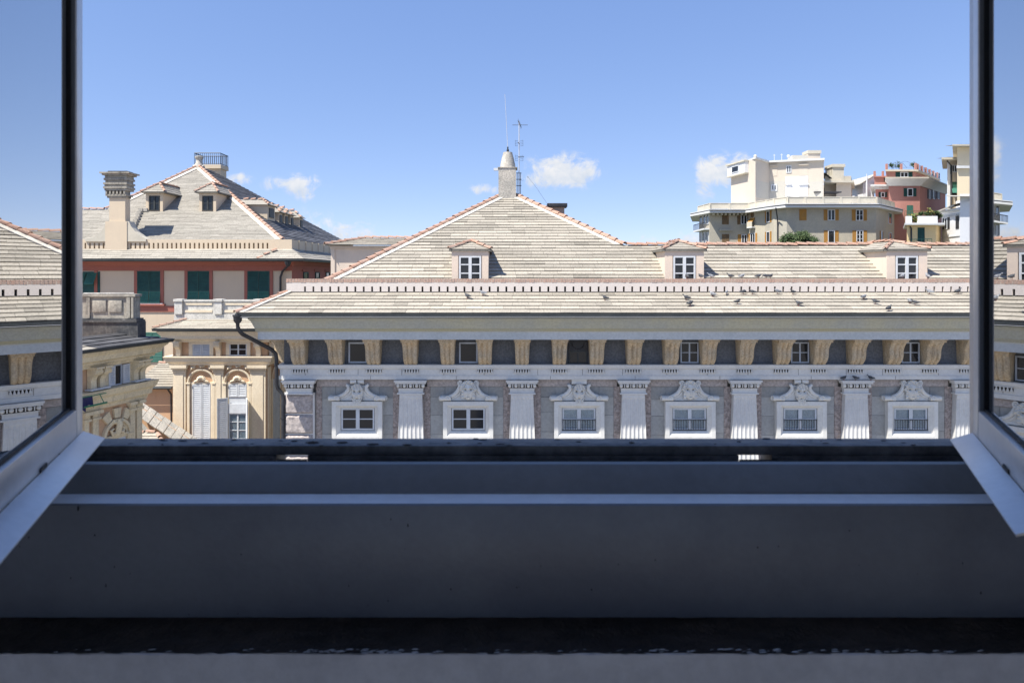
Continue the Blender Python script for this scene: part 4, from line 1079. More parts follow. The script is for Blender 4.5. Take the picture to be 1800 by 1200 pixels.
# slotted base and parapet
py0 = YP + .42
q = MB(); zA, zB = Z(568, py0), Z(552, py0); px0, px1 = X(306, py0), X(474, py0)
s0, s1 = Z(569.5, py0), Z(562, py0)
q.box(px0, px1, py0, py0 + .25, zA - .3, s0).box(px0, px1, py0, py0 + .25, s1, zB)
xx = px0; ux = 322.5
while ux < 470:
    c_ = X(ux, py0); q.box(xx, c_ - .03, py0, py0 + .25, s0, s1); xx = c_ + .03; ux += 9.6
q.box(xx, px1, py0, py0 + .25, s0, s1)
obj('slotted_base', q, 'pale_stone', pv)
q = MB(); py = py0 + .04
q.box(px0 + .02, px1, py, py + .2, zB + .002, Z(530.5, py)).box(px0 - .03, px1, py - .05, py + .25, Z(530, py), Z(527, py))
par_ = obj('parapet', q, 'pale_stone', pv)
for u in (315, 384.5, 455):
    c_ = X(u, py); obj('post', MB().box(c_ - .17, c_ + .17, py - .10, py + .3, zB + .004, Z(529.6, py) - .002).box(c_ - .2, c_ + .2, py - .14, py + .3, Z(529.5, py), Z(525.5, py)), 'pale_stone', par_)
q = MB()
for (a, b) in ((323.5, 375), (393, 446)):
    q.box(X(a, py) + .05, X(b, py) - .05, py - .03, py - .002, Z(549, py), Z(545, py)).box(X(a, py) + .05, X(b, py) - .05, py - .03, py - .002, Z(536, py), Z(532.5, py))
obj('panel_moulding', q, 'cream_stucco', par_)
# attic storey: frames, brackets, windows
for u in (316, 386, 456): inst('bracket', brm, pv, Matrix.Translation((xb(u), YP - .02, zb(601.5))) @ Matrix.Diagonal((1, 1, (zb(601.5) - zb(625)) / .5, 1)))
for sg in (0, 1): pass
for (a, b) in ((333, 376), (398, 441)):
    q = pl.mb(); A_, B_, t_ = xb(a), xb(b), .16
    q.box(A_, A_ + t_, -.07, -.003, zb(626), zb(601.5)).box(B_ - t_, B_, -.07, -.003, zb(626), zb(601.5)).box(A_ + t_, B_ - t_, -.07, -.003, zb(602.5) - .06, zb(601.5))
    obj('attic_frame', q, 'cream_stucco', pv)
window(pv, pl, (xb(339.5), xb(370.5), zb(625), zb(598.5) - .1), shutter='grey_wood', state='closed')
window(pv, pl, (xb(404), xb(435), zb(625), zb(598.5) - .1), 2, 2, fr=.05, out=.06, mat='white_wood')
obj('string_course', MB().ring([(0.003, zb(641)), (.12, zb(641)), (.14, zb(637)), (.22, zb(635)), (.26, zb(629)), (.30, zb(627)), (.30, zb(625.5)), (0.003, zb(625.2))], x0, x1, YP, yback), 'cream_stucco', pv)
# pilasters
for (a, b, top) in ((306, 328, 1), (377, 394, 1), (441, 468, 1)):
    q = pl.mb(); A_, B_ = xb(a), xb(b)
    q.box(A_, B_, -.10, -.003, -14, zb(651)).box(A_ + .10, B_ - .10, -.125, -.101, -14, zb(655))
    q.box(A_ - .03, B_ + .03, -.14, -.003, zb(653), zb(651) - .002).box(A_ - .05, B_ + .05, -.17, -.003, zb(649), zb(646)).box(A_ - .09, B_ + .09, -.24, -.003, zb(645.8), zb(641) - .002).box(A_ - .02, B_ + .02, -.11, -.003, zb(650.7), zb(649.2))
    obj('pilaster', q, 'cream_stucco', pv)
for (cu, kind) in ((355, 0), (418.5, 1)):
    cx = xb(cu); ri, ro = .50, .61; zi = zb(672)
    q = pl.mb()
    ks = [math.pi * i / 18 for i in range(19)]
    arc = lambda r, y: [(cx + r * math.cos(t), y, zi + r * math.sin(t)) for t in ks]
    for (r0, r1, d0) in ((ri, ri + .05, .06), (ri + .05, ro, .11)):
        a_, b_ = arc(r0, -d0), arc(r1, -d0); a2, b2 = arc(r0, -.003), arc(r1, -.003); n = 19
        q.add(a_ + b_ + a2 + b2, [f for k in range(18) for f in ((k, k + 1, n + k + 1, n + k), (2 * n + k, 2 * n + k + 1, k + 1, k), (n + k, n + k + 1, 3 * n + k + 1, 3 * n + k))])
    for sg in (-1, 1):
        q.box(*sorted((cx + sg * ri, cx + sg * ro)), -.11, -.003, -14, zi - .05)
        q.box(*sorted((cx + sg * (ri - .03), cx + sg * (ro + .04))), -.14, -.003, zi - .05, zi + .015)
    ar = obj('arch', q, 'cream_stucco', pv)
    # faceted blocks over the arch
    for (dx, w_) in ((-.39, .13), (0, .15), (.39, .13)):
        q = pl.mb(); zt, zb_ = zb(641.4), zb(648 if dx == 0 else 653)
        if dx: 
            pts = [(cx + dx - w_, -.004, zt), (cx + dx + w_, -.004, zt), (cx + dx + w_ * (1 if dx > 0 else .75), -.004, zb_ + (.12 if dx < 0 else 0)), (cx + dx - w_ * (1 if dx < 0 else .75), -.004, zb_ + (.12 if dx > 0 else 0))]
        else: pts = [(cx - w_, -.004, zt), (cx + w_, -.004, zt), (cx + w_ * .8, -.004, zb_ + .06), (cx - w_ * .8, -.004, zb_ + .06)]
        c_ = (cx + dx, -.17, (zt + zb_) / 2)
        q.add(pts + [c_], [(0, 1, 4), (1, 2, 4), (2, 3, 4), (3, 0, 4)]); obj('faceted_block', q, 'cream_stucco', ar)
    # shell ornament
    q = pl.mb()
    for k in range(-3, 4):
        t = k * .42; q.tube([(cx, -.03, zi + .10), (cx + .14 * math.sin(t), -.10, zi + .12 + .12 * math.cos(t)), (cx + .20 * math.sin(t), -.06, zi + .12 + .19 * math.cos(t))], [.03, .045, .03], 7)
    for sg in (-1, 1): q.tube([(cx + sg * .08, -.05, zi + .12), (cx + sg * .24, -.08, zi + .07), (cx + sg * .33, -.05, zi + .03), (cx + sg * .30, -.06, zi + .09)], [.05, .05, .035, .025], 7)
    obj('shell_ornament', q, 'cream_stucco', ar, smooth=True)
    q = pl.mb(); q.box(cx - .49, cx + .49, -.045, -.003, zi - .06, zi + .02); obj('transom', q, 'cream_stucco', ar)
    q = pl.mb()
    for sg in (-1, 1): q.box(*sorted((cx + sg * .40, cx + sg * .485)), -.05, -.003, -14, zi - .062)
    obj('door_frame', q, 'cream_stucco', ar)
    if kind == 0:
        window(ar if False else pv, pl, (cx - .395, cx + .395, -8.0, zi - .066), shutter='white_wood', state='closed', name='shuttered_door')
    else:
        window(pv, pl, (cx - .395, cx + .395, zb(697), zi - .066), shutter='white_wood', state='closed')
        d_ = window(pv, pl, (cx - .40, cx + .40, -8.0, zb(726)), 2, 5, fr=.05, out=.05, mat='white_wood', pane='window_glass', curtain=True, name='french_window')
        obj('roller_awning', pl.mb().box(cx - .40, cx + .40, -.09, -.004, zb(725.5), zb(709)).box(cx - .40, cx + .40, -.03, -.004, zb(708.7), zb(698)), 'white_wood', d_)
        # leaves folded open
        for sg, ang in ((-1, 28), (1, 62)):
            M_ = pl.M @ Matrix.Translation((cx + sg * .41, -.10, 0)) @ Matrix.Rotation(R(sg * ang), 4, 'Z').inverted()
            q = MB(M_); louvre(q, *sorted((0, sg * .44)), -8.0, zb(698), -.03, .0); obj('shutter', q, 'white_wood', d_)
# right flank with its own arched window, seen edge on
pr = plane_between((x1, YP), (x1, yback))
q = pr.mb(); q.box(.02, .30, -.06, -.003, -14, zb(645)).box(.45, .55, -.06, -.003, -14, zb(668)).box(1.5, 1.6, -.06, -.003, -14, zb(668)).box(1.75, 2.0, -.06, -.003, -14, zb(645))
obj('flank_pilasters', q, 'cream_stucco', pv)
q = pr.mb(); ks = [math.pi * i / 14 for i in range(15)]
a_, b_ = [(1.02 + .47 * math.cos(t), -.06, zb(668) + .47 * math.sin(t)) for t in ks], [(1.02 + .58 * math.cos(t), -.06, zb(668) + .58 * math.sin(t)) for t in ks]
q.add(a_ + b_, [(k, k + 1, 15 + k + 1, 15 + k) for k in range(14)]); obj('flank_arch', q, 'cream_stucco', pv)
window(pv, pr, (.58, 1.46, -8, zb(670)), shutter='grey_wood', state='closed', name='shuttered_door')
for s_ in (.25, 1.9): inst('bracket', brm, pv, Matrix.Translation(pr.M @ Vector((s_, -.02, zb(601.5)))) @ Matrix.Rotation(R(90), 4, 'Z') @ Matrix.Diagonal((1, 1, (zb(601.5) - zb(625)) / .5, 1)))

# ================================================================== shaded corner pavilion at the left
random.seed(41)
cp = thing('corner_pavilion', (-14, 21, -CZ), 'weathered ochre pavilion in shade with stained parapet, scroll brackets and arched niche', 'building')
YC = 22.5
pa = Pl(250, YC, 76.4)
def ra(u, v, out=0): return pa.hit(u, v, out)
Lw = -4.2                                  # wall runs from the corner back towards the viewer
zq = lambda v: Z(v, YC)
obj('wall', pa.mb().box(Lw, 0, 0, 4.5, -CZ, zq(612)), 'ochre_plaster', cp)
def band(name, prof, mat='aged_stucco'):
    m = pa.mb(); vs = []
    for (o, z) in prof: vs += [(Lw, -o, z), (o, -o, z), (o, 4.5, z)]
    m.add(vs, [f for i in range(len(prof) - 1) for f in ((i * 3, i * 3 + 1, i * 3 + 4, i * 3 + 3), (i * 3 + 1, i * 3 + 2, i * 3 + 5, i * 3 + 4))])
    return obj(name, m, mat, cp)
zz2 = zq
band('eave_cornice', [(.003, zz2(632)), (.14, zz2(632)), (.17, zz2(627)), (.26, zz2(625.5)), (.27, zz2(622)), (.40, zz2(619)), (.44, zz2(611)), (.55, zz2(606)), (.56, zz2(603)), (.003, zz2(602.5))])
band('gutter', [(.56, zz2(603.5)), (.64, zz2(603)), (.68, zz2(600)), (.68, zz2(597.5)), (.64, zz2(597.5)), (.62, zz2(600.5)), (.56, zz2(601))], 'gutter_metal')
# dark roof skirt, paler slates paint its sunlit near end
d3, n3 = pa.d, pa.n
e0 = zz2(598.5); e1 = zz2(584)
O = pa.o + n3 * .64 + Vector((0, 0, e0)); Wd = (-n3 * 1.15 + Vector((0, 0, e1 - e0))); lw_ = Wd.length
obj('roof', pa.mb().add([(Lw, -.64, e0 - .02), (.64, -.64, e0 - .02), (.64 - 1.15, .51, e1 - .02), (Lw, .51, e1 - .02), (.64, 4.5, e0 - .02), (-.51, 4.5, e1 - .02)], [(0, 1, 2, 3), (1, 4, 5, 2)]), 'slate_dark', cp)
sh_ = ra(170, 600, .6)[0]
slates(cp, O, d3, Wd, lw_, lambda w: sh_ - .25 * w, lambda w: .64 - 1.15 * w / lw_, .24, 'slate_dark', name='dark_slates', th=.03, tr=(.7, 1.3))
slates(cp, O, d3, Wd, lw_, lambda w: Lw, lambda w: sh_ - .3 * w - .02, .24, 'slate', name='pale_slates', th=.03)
ridge_tiles(cp, O + d3 * (sh_ - .65), O + d3 * (sh_ - 1.0) + Wd, r=.10, step=.28)
# stained base and panelled parapet, square to the view
yp = 22.15
q = MB(); q.box(X(90, yp), X(242, yp), yp, yp + .5, Z(594, yp), Z(566, yp)).box(X(90, yp), X(238, yp), yp + .05, yp + .5, Z(565.8, yp), Z(560, yp)).box(X(90, yp), X(241, yp), yp - .04, yp + .5, Z(566.5, yp) + .001, Z(563, yp))
obj('stained_base', q, 'black_stone', cp)
q = MB(); q.box(X(90, yp), X(234, yp), yp + .10, yp + .42, Z(560, yp) + .002, Z(522, yp)).box(X(90, yp), X(236.5, yp), yp + .03, yp + .45, Z(521.5, yp), Z(517, yp))
for (a, b) in ((150, 156), (221, 227), (229, 233)): q.box(X(a, yp), X(b, yp), yp + .04, yp + .098, Z(559, yp), Z(523, yp))
obj('parapet', q, 'stained_stone', cp)
for (a, b) in ((160, 184), (188, 212)):
    obj('parapet_panel', MB().box(X(a, yp), X(b, yp), yp + .06, yp + .098, Z(549, yp), Z(528, yp)), 'stained_stone', cp, bevel=.012)
q = MB()
for k in range(38): q.sph((X(146 + k * 2.35, yp), yp + .06, Z(517, yp) + .02), .03, 6, 4)
obj('coping_pebbles', q, 'pale_stone', cp)
# brackets, shuttered attic window, string course
for u in (157, 173, 232, 244):
    s_, _ = ra(u, 640); inst('bracket', brma, cp, Matrix.Translation(pa.M @ Vector((s_, -.02, zq(632.5)))) @ Matrix.Rotation(R(76.4), 4, 'Z') @ Matrix.Diagonal((1, 1, (zq(632.5) - zq(667)) / .62, 1)))
sa, sb_ = ra(187, 640)[0], ra(224, 640)[0]
z0, z1 = zq(667.5), zq(633)
q = pa.mb(); q.box(sa - .10, sa, -.08, -.003, z0, z1).box(sb_, sb_ + .1, -.08, -.003, z0, z1)
obj('attic_frame', q, 'aged_stucco', cp)
wv = window(cp, pa, (sa + (sb_ - sa) * .3, sb_ - (sb_ - sa) * .32, z0, z1), 1, 1, fr=.04, out=.04, mat='grey_wood', pane='dark_pane')
for (a, b) in ((sa, sa + (sb_ - sa) * .30), (sb_ - (sb_ - sa) * .32, sb_)):
    q = pa.mb(); louvre(q, a, b, z0 + .02, z1 - .02, -.10, -.05); obj('shutter', q, 'white_wood', wv)
for (ua, ub) in ((146, 181), (226, 252)):
    a, b = ra(ua, 660)[0], ra(ub, 660)[0]; q = pa.mb(); q.box(a, min(b, .1), -.30, -.06, z0 + .02, z0 + .06); obj('ledge_pipe', q, 'white_wood', cp)
band('string_course', [(.003, zq(700)), (.10, zq(700)), (.12, zq(694)), (.20, zq(691)), (.22, zq(682)), (.30, zq(678)), (.34, zq(671)), (.36, zq(668.2)), (.003, zq(667.8))])
# paired pilasters and arched niche
for (ua, ub) in ((149, 157), (164, 174), (229.5, 238), (241, 249.5)):
    a, b = ra(ua, 730, .1)[0], ra(ub, 730, .1)[0]; q = pa.mb()
    q.box(a, b, -.10, -.003, -13, zq(716)).box(a - .05, b + .05, -.15, -.003, zq(716) + .002, zq(712)).box(a - .02, b + .02, -.12, -.003, zq(711.8), zq(706)).box(a - .08, b + .08, -.20, -.003, zq(705.8), zq(700.3))
    obj('pilaster', q, 'aged_stucco', cp)
sc = ra(203, 740)[0]; ri = (ra(228, 740)[0] - ra(179, 740)[0]) / 2; zi = zq(752)
q = pa.mb(); ks = [math.pi * i / 18 for i in range(19)]; n = 19
for (r0, r1, d0) in ((ri - .16, ri - .09, .05), (ri - .09, ri, .11)):
    arc = lambda r, y: [(sc + r * math.cos(t), y, zi + r * 1.0 * math.sin(t)) for t in ks]
    a_, b_, a2, b2 = arc(r0, -d0), arc(r1, -d0), arc(r0, -.003), arc(r1, -.003)
    q.add(a_ + b_ + a2 + b2, [f for k in range(18) for f in ((k, k + 1, n + k + 1, n + k), (2 * n + k, 2 * n + k + 1, k + 1, k), (n + k, n + k + 1, 3 * n + k + 1, 3 * n + k))])
for sg in (-1, 1):
    q.box(*sorted((sc + sg * (ri - .16), sc + sg * ri)), -.11, -.003, -13, zi - .06); q.box(*sorted((sc + sg * (ri - .19), sc + sg * (ri + .04))), -.14, -.003, zi - .06, zi)
ar = obj('arch', q, 'aged_stucco', cp)
for t in (-.55, 0, .55):
    q = pa.mb(); r0, r1 = ri + .04, ri + .34
    q.ext([(sc + r0 * math.sin(t - .17), -.09, zi + r0 * math.cos(t - .17)), (sc + r0 * math.sin(t + .17), -.09, zi + r0 * math.cos(t + .17)), (sc + r1 * math.sin(t + .17), -.09, min(zi + r1 * math.cos(t + .17), zq(701))), (sc + r1 * math.sin(t - .17), -.09, min(zi + r1 * math.cos(t - .17), zq(701)))], (0, .086, 0))
    obj('faceted_block', q, 'aged_stucco', ar)
q = pa.mb()
q.tube([(sc, -.05, zi + .02), (sc - .02, -.14, zi + .22), (sc + .02, -.15, zi + .40), (sc, -.12, zi + .52)], [.09, .10, .09, .06], 8)
for sg in (-1, 1):
    q.tube([(sc + sg * .05, -.08, zi + .12), (sc + sg * .20, -.10, zi + .10), (sc + sg * .26, -.08, zi + .22), (sc + sg * .16, -.10, zi + .26)], [.05, .06, .05, .03], 7)
    q.tube([(sc + sg * .05, -.1, zi + .42), (sc + sg * .16, -.12, zi + .46), (sc + sg * .18, -.1, zi + .54)], [.05, .05, .02], 7)
obj('carved_ornament', q, 'aged_stucco', ar, smooth=True)
q = pa.mb(); q.box(sc - .40, sc + .40, -.07, -.003, zi - .08, zi + .0).box(sc - .44, sc + .44, -.10, -.003, zi + .001, zi + .05); obj('lintel', q, 'aged_stucco', ar)
window(cp, pa, (sc - .34, sc + .34, -9, zi - .085), shutter='white_wood', state='closed', name='shuttered_door')

# washing on the ledge of the corner pavilion
random.seed(45)
a_, b_ = ra(140, 680, .35)[0], ra(160, 684, .35)[0]
zl_ = zq(673)
q = pa.mb(); q.grid(lambda i, j: (a_ + (b_ - a_) * i, -.40 - .05 * math.sin(i * 9) * j - .03 * j, zl_ + .02 - .34 * j * (1 + .25 * math.sin(i * 7))), 18, 8)
lt = thing('laundry', tuple(pa.M @ Vector(((a_ + b_) / 2, -.4, zl_ - .4))), 'dark blue washing hung over the ledge of the shaded ochre pavilion', 'laundry')
pm('blue_cloth', (.03, .03, .09), (.05, .04, .10), rough=.9, scale=8); pm('green_plastic', (.05, .22, .12), rough=.5)
obj('cloth', q, 'blue_cloth', lt, smooth=True)
obj('drying_rail', pa.mb().tube([(a_, -.40, zl_ + .01), (b_ + .5, -.40, zl_ + .01)], .015, 6).tube([(a_, -.52, zl_ - .25), (b_ + .4, -.52, zl_ - .25)], .03, 6).tube([(b_ + .3, -.36, zl_ + .01), (b_ + .3, -.52, zl_ - .25)], .012, 5), 'green_plastic', lt)

# ================================================================== small roofs in the court
random.seed(51)
lr = thing('courtyard_house', (-16, 31, -CZ), 'orange plastered court house with a pale slate lean-to roof', 'building')
yc = 31.0
X0_, X1_ = X(236, yc), X(309, yc)
obj('wall', MB().box(X0_, X1_, yc, yc + 3, -CZ, Z(681, yc)), 'ochre_plaster', lr)
ev0 = Z(680.5, yc - .3); ev1 = Z(638.5, yc + 2.2)
obj('roof', MB().add([(X0_, yc - .3, ev0), (X1_, yc - .3, ev0), (X1_, yc + 2.2, ev1), (X0_, yc + 2.2, ev1), (X1_, yc + 2.2, -6), (X0_, yc + 2.2, -6)], [(0, 1, 2, 3), (3, 2, 4, 5)]), 'roof_deck', lr)
Wd = Vector((0, 2.5, ev1 - ev0)); slates(lr, (0, yc - .3, ev0 + .01), (1, 0, 0), Wd, Wd.length, lambda w: X0_, lambda w: X1_, .24, 'slate')
ridge_tiles(lr, (X0_, yc + 2.2, ev1 + .02), (X1_ + .3, yc + 2.2, ev1 + .02), r=.09)
obj('gutter', MB().tube([(X0_, yc - .36, ev0 - .02), (X1_, yc - .36, ev0 - .02)], .06, 8), 'gutter_metal', lr)
obj('downpipe', MB().tube([(X(300, yc), yc - .3, ev0 - .05), (X(303, yc), yc - .1, ev0 - .35), (X(304, yc), yc - .09, -12)], .045, 8), 'pipe_metal', lr)
# big diagonal roof with a stone verge running down to the pavilion
dr = thing('verge_roof', (-14, 28.4, -CZ), 'sloping slate roof with a diagonal verge of flat pale slabs', 'roof')
yv = 28.8
p0, p1 = (X(246, yv), Z(712, yv)), (X(352, yv), Z(782, yv))
ln = math.hypot(p1[0] - p0[0], p1[1] - p0[1])
obj('gable_wall', MB().ext([(p0[0], yv, p0[1] - .05), (p1[0], yv, p1[1] - .05), (p1[0], yv, -CZ), (p0[0], yv, -CZ)], (0, .3, 0)), 'ochre_plaster', dr)
k = 0; t = 0
while t < .98:
    a_ = Vector((p0[0] + (p1[0] - p0[0]) * t, 0, p0[1] + (p1[1] - p0[1]) * t)); b_ = Vector((p0[0] + (p1[0] - p0[0]) * min(1, t + .115), 0, p0[1] + (p1[1] - p0[1]) * min(1, t + .115)))
    j_ = .012 * (k % 2)
    obj('verge_slab', MB().hexa([(a_.x, yv - .42, a_.z - .30 + j_), (b_.x - .015, yv - .42, b_.z - .30 + j_), (b_.x - .015, yv + .25, b_.z + .02 + j_), (a_.x, yv + .25, a_.z + .02 + j_), (a_.x, yv - .42, a_.z - .26 + j_), (b_.x - .015, yv - .42, b_.z - .26 + j_), (b_.x - .015, yv + .25, b_.z + .06 + j_), (a_.x, yv + .25, a_.z + .06 + j_)]), 'cement', dr)
    t += .12; k += 1
# slope that falls from the verge towards the viewer
O = Vector((p0[0] - 1.4, 26.3, p0[1] - .33 - 1.26)); Wd = Vector((0, 2.1, 1.26)); wl2 = Wd.length
right = lambda w: (lambda z_: (p0[0] - O.x) + (p0[1] - .30 - z_) / ((p0[1] - p1[1]) / (p1[0] - p0[0])))(O.z + Wd.z * w / wl2)
slates(dr, O, (1, 0, 0), Wd, wl2, lambda w: 0, lambda w: max(0, right(w)), .22, 'slate', name='slate_courses', tr=(.8, 1.0), bad=.1)
obj('roof_deck', MB().add([O, O + Vector((4.2, 0, 0)), O + Wd + Vector((1.4, 0, 0)), O + Wd], [(0, 1, 2, 3)]), 'roof_deck', dr)
lo = thing('low_roof', (-14, 24, -CZ), 'low pale slate roof edged with terracotta tiles in the court', 'roof')
ya = 26.3
za = Z(759, ya); O = Vector((X(238, ya) - .8, ya - .9, za - .42)); Wd = Vector((0, .9, .40)); wl3 = Wd.length
xt = X(276, ya)
slates(lo, O, (1, 0, 0), Wd, wl3, lambda w: 0, lambda w: xt - O.x + (wl3 - w) * .85, .22, 'slate')
obj('roof_deck', MB().ext([O - Vector((0, 0, .02)), Vector((xt + .85, O.y, O.z - .02)), Vector((xt, ya, za - .07)), Vector((O.x, ya, za - .07))], (0, 0, -.1)), 'roof_deck', lo)
ridge_tiles(lo, (O.x, ya, za), (xt, ya, za), r=.09)
ridge_tiles(lo, (xt + .83, O.y, O.z + .02), (xt, ya, za), r=.09)
obj('wall', MB().box(O.x, xt + .4, ya - .6, ya, -CZ, za - .95), 'ochre_plaster', lo)

# ================================================================== red and cream house with the great chimney
random.seed(61)
YH = 38.0
rh = thing('red_cream_house', (-22, 46, -CZ), 'big cream and red house with green shutters, grey slate hip roof and tall chimney', 'building')
ph = Pl(900, YH); ph.o = Vector((0, YH, 0)); ph.M = Matrix.Translation(ph.o)
xh_ = lambda u: X(u, YH); zh = lambda v: Z(v, YH)
hx0, hx1, hyb = xh_(-60), xh_(513), YH + 20
obj('wall', MB().box(hx0, hx1, YH, hyb, -CZ, zh(460)), 'house_cream', rh)
obj('red_frieze', MB().ring([(.03, zh(476)), (.05, zh(476)), (.05, zh(467)), (.12, zh(466)), (.25, zh(462)), (.55, zh(459.5)), (.58, zh(457.8)), (.003, zh(457.5))], hx0, hx1, YH, hyb), 'house_red', rh)
gz = Z(457, YH - .95)
obj('gutter', MB().ring([(.80, gz - .06), (.93, gz - .08), (.98, gz - .02), (.98, gz + .05), (.94, gz + .05), (.93, gz)], hx0, hx1, YH, hyb), 'gutter_metal', rh)
obj('soffit', MB().ring([(.50, zh(459)), (.85, gz - .05)], hx0, hx1, YH, hyb), 'house_red', rh)
lz0, lz1 = gz + .07, zh(438)
obj('eave_roof', MB().ring([(.95, lz0 - .02), (-.1, lz1)], hx0, hx1, YH, hyb), 'roof_deck', rh)
Wd = Vector((0, .95, lz1 - lz0)); lq = Wd.length
slates(rh, (0, YH - .95, lz0), (1, 0, 0), Wd, lq, lambda w: xh_(100), lambda w: hx1 + .95 * (1 - w / lq), .19, 'slate_red_house', name='eave_slates', tr=(1.02, 1.2), th=.024, dark=.7)
Wd2 = Vector((-.95, 0, lz1 - lz0))
slates(rh, (hx1 + .95, YH, lz0), (0, 1, 0), Wd2, lq, lambda w: -.95 * (1 - w / lq), lambda w: 12, .19, 'slate_red_house', name='eave_slates', tr=(1.02, 1.2), th=.024, dark=.7)
# tiny hip accent on the eave roof
ridge_tiles(rh, (X(452, YH - .9), YH - .9, Z(455, YH - .9)), (X(490, YH - .1), YH - .1, Z(436.5, YH - .1)), r=.09)
# slotted attic wall
q = MB(); s0, s1, zt = zh(437), zh(427), zh(421)
q.box(xh_(60), hx1, YH, YH + .3, lz1 - .1, s0).box(xh_(60), hx1, YH, YH + .3, s1, zt)
xx = xh_(60); u = 70.0
while u < 478:
    c_ = xh_(u); q.box(xx, c_ - .045, YH, YH + .3, s0, s1); xx = c_ + .045; u += 8.0
q.box(xx, hx1, YH, YH + .3, s0, s1)
q.box(hx1 - .3, hx1, YH + .302, YH + 14, lz1 - .1, zt)
obj('slotted_attic', q, 'house_cream', rh)
for k in range(9): obj('flank_strip', MB().box(hx1 + .002, hx1 + .05, YH + 1.2 + k * 1.3, YH + 1.3 + k * 1.3, lz1, zt), 'house_cream', rh)
# main roof
y0_, z0_ = YH + .25, zh(421) - .02
tp = .60
zrh = lambda y: z0_ + (y - y0_) * tp
ya_ = 47.6; ax = X(349, ya_); rbx = X(497, y0_); lbx = ax - (2.2 / 4.5) * (ya_ - y0_)
AP = Vector((ax, ya_, zrh(ya_)))
yrg = 41.6
obj('roof', MB().add([(lbx, y0_, z0_ - .03), (rbx, y0_, z0_ - .03), (AP.x, AP.y, AP.z - .03), (rbx, y0_ + 21, z0_ - .03), (AP.x, AP.y + 2, AP.z - .03), (lbx, y0_ + 21, z0_ - .03)], [(0, 1, 2), (1, 3, 4, 2), (3, 5, 4), (0, 2, 4, 5)]), 'roof_deck', rh)
obj('wing_roof', MB().add([(xh_(-60), y0_, z0_ - .03), (lbx + 4, y0_, z0_ - .03), (lbx + 4, yrg, zrh(yrg) - .03), (xh_(-60) - 2, yrg, zrh(yrg) - .03), (xh_(-60), yrg + 4, z0_), (lbx + 3, yrg + 4, z0_)], [(0, 1, 2, 3), (3, 2, 5, 4)]), 'roof_deck', rh)
Wu = Vector((0, 1, tp)).normalized(); cp_ = Wu.y
wA, wR = (ya_ - y0_) / cp_, (yrg - y0_) / cp_
slates(rh, (0, y0_, z0_), (1, 0, 0), Wu, wR, lambda w: xh_(60), lambda w: rbx + (ax - rbx) * w / wA, .185, 'slate_red_house', name='main_slates', tr=(.94, 1.06), bad=.05, th=.02, dark=.75)
slates(rh, Vector((0, y0_, z0_)) + Wu * wR, (1, 0, 0), Wu, wA - wR, lambda w: lbx + (ax - lbx) * (w + wR) / wA, lambda w: rbx + (ax - rbx) * (w + wR) / wA, .185, 'slate_red_house', name='main_slates', tr=(.94, 1.06), bad=.05, th=.02, dark=.75)
Wr = Vector((ax - rbx, 0, AP.z - z0_)); wr2 = Wr.length
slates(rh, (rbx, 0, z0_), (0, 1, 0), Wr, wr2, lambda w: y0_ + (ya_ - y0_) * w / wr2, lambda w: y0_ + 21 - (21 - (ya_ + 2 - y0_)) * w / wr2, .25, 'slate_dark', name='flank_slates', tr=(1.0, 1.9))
up = Vector((0, 0, .03))
ridge_tiles(rh, Vector((rbx, y0_, z0_)) + up, AP + up, r=.12, step=.45)
lw3 = Vector((lbx + (ax - lbx) * (yrg - y0_) / (ya_ - y0_), yrg, zrh(yrg)))
ridge_tiles(rh, lw3 + up, AP + up, r=.12, step=.45)
ridge_tiles(rh, Vector((xh_(60), yrg, zrh(yrg))) + up, lw3 + up, r=.11, step=.45)
q = MB()
for (p, q2, sg) in ((Vector((rbx, y0_, z0_)), AP, -1), (lw3, AP, 1)):
    o1, o2 = Vector((sg * .14, 0, .04)), Vector((sg * .42, 0, .04)); q.ext([p + o1, p + o2, q2 + o2, q2 + o1], (0, 0, .03))
obj('hip_mortar', q, 'mortar', rh)
obj('finial', MB().lathe([(.42, -.35), (.36, 0), (.22, .22), (.2, .45), (.28, .56), (.29, .66), (.2, .7)], (ax, ya_ + .1, AP.z), 12), 'cement', rh, smooth=True)
# roof terrace box behind the apex
yt = 50.5
tb = obj('roof_terrace', MB().box(X(362, yt), X(388, yt), yt, yt + 1.0, Z(345, yt), Z(297, yt)).box(X(346, yt), X(390, yt), yt - .2, yt + 1.2, Z(296.8, yt), Z(290, yt)), 'house_cream', rh)
rl = MB(); za, zb2 = Z(289.5, yt), Z(270, yt); xa, xb2 = X(344, yt), X(389, yt)
for (p, q2) in (((xa, yt - .2), (xb2, yt - .2)), ((xb2, yt - .2), (xb2, yt + 1.2)), ((xa, yt - .2), (xa, yt + 1.2)), ((xa, yt + 1.2), (xb2, yt + 1.2))):
    n = 13 if p[1] == q2[1] else 10
    for k in range(n + 1):
        t = k / n; xx, yy = p[0] + (q2[0] - p[0]) * t, p[1] + (q2[1] - p[1]) * t
        rl.tube([(xx, yy, za), (xx, yy, zb2)], .014, 4)
    rl.tube([(p[0], p[1], zb2), (q2[0], q2[1], zb2)], .03, 5).tube([(p[0], p[1], za + .05), (q2[0], q2[1], za + .05)], .02, 5)
obj('terrace_railing', rl, 'iron', tb)
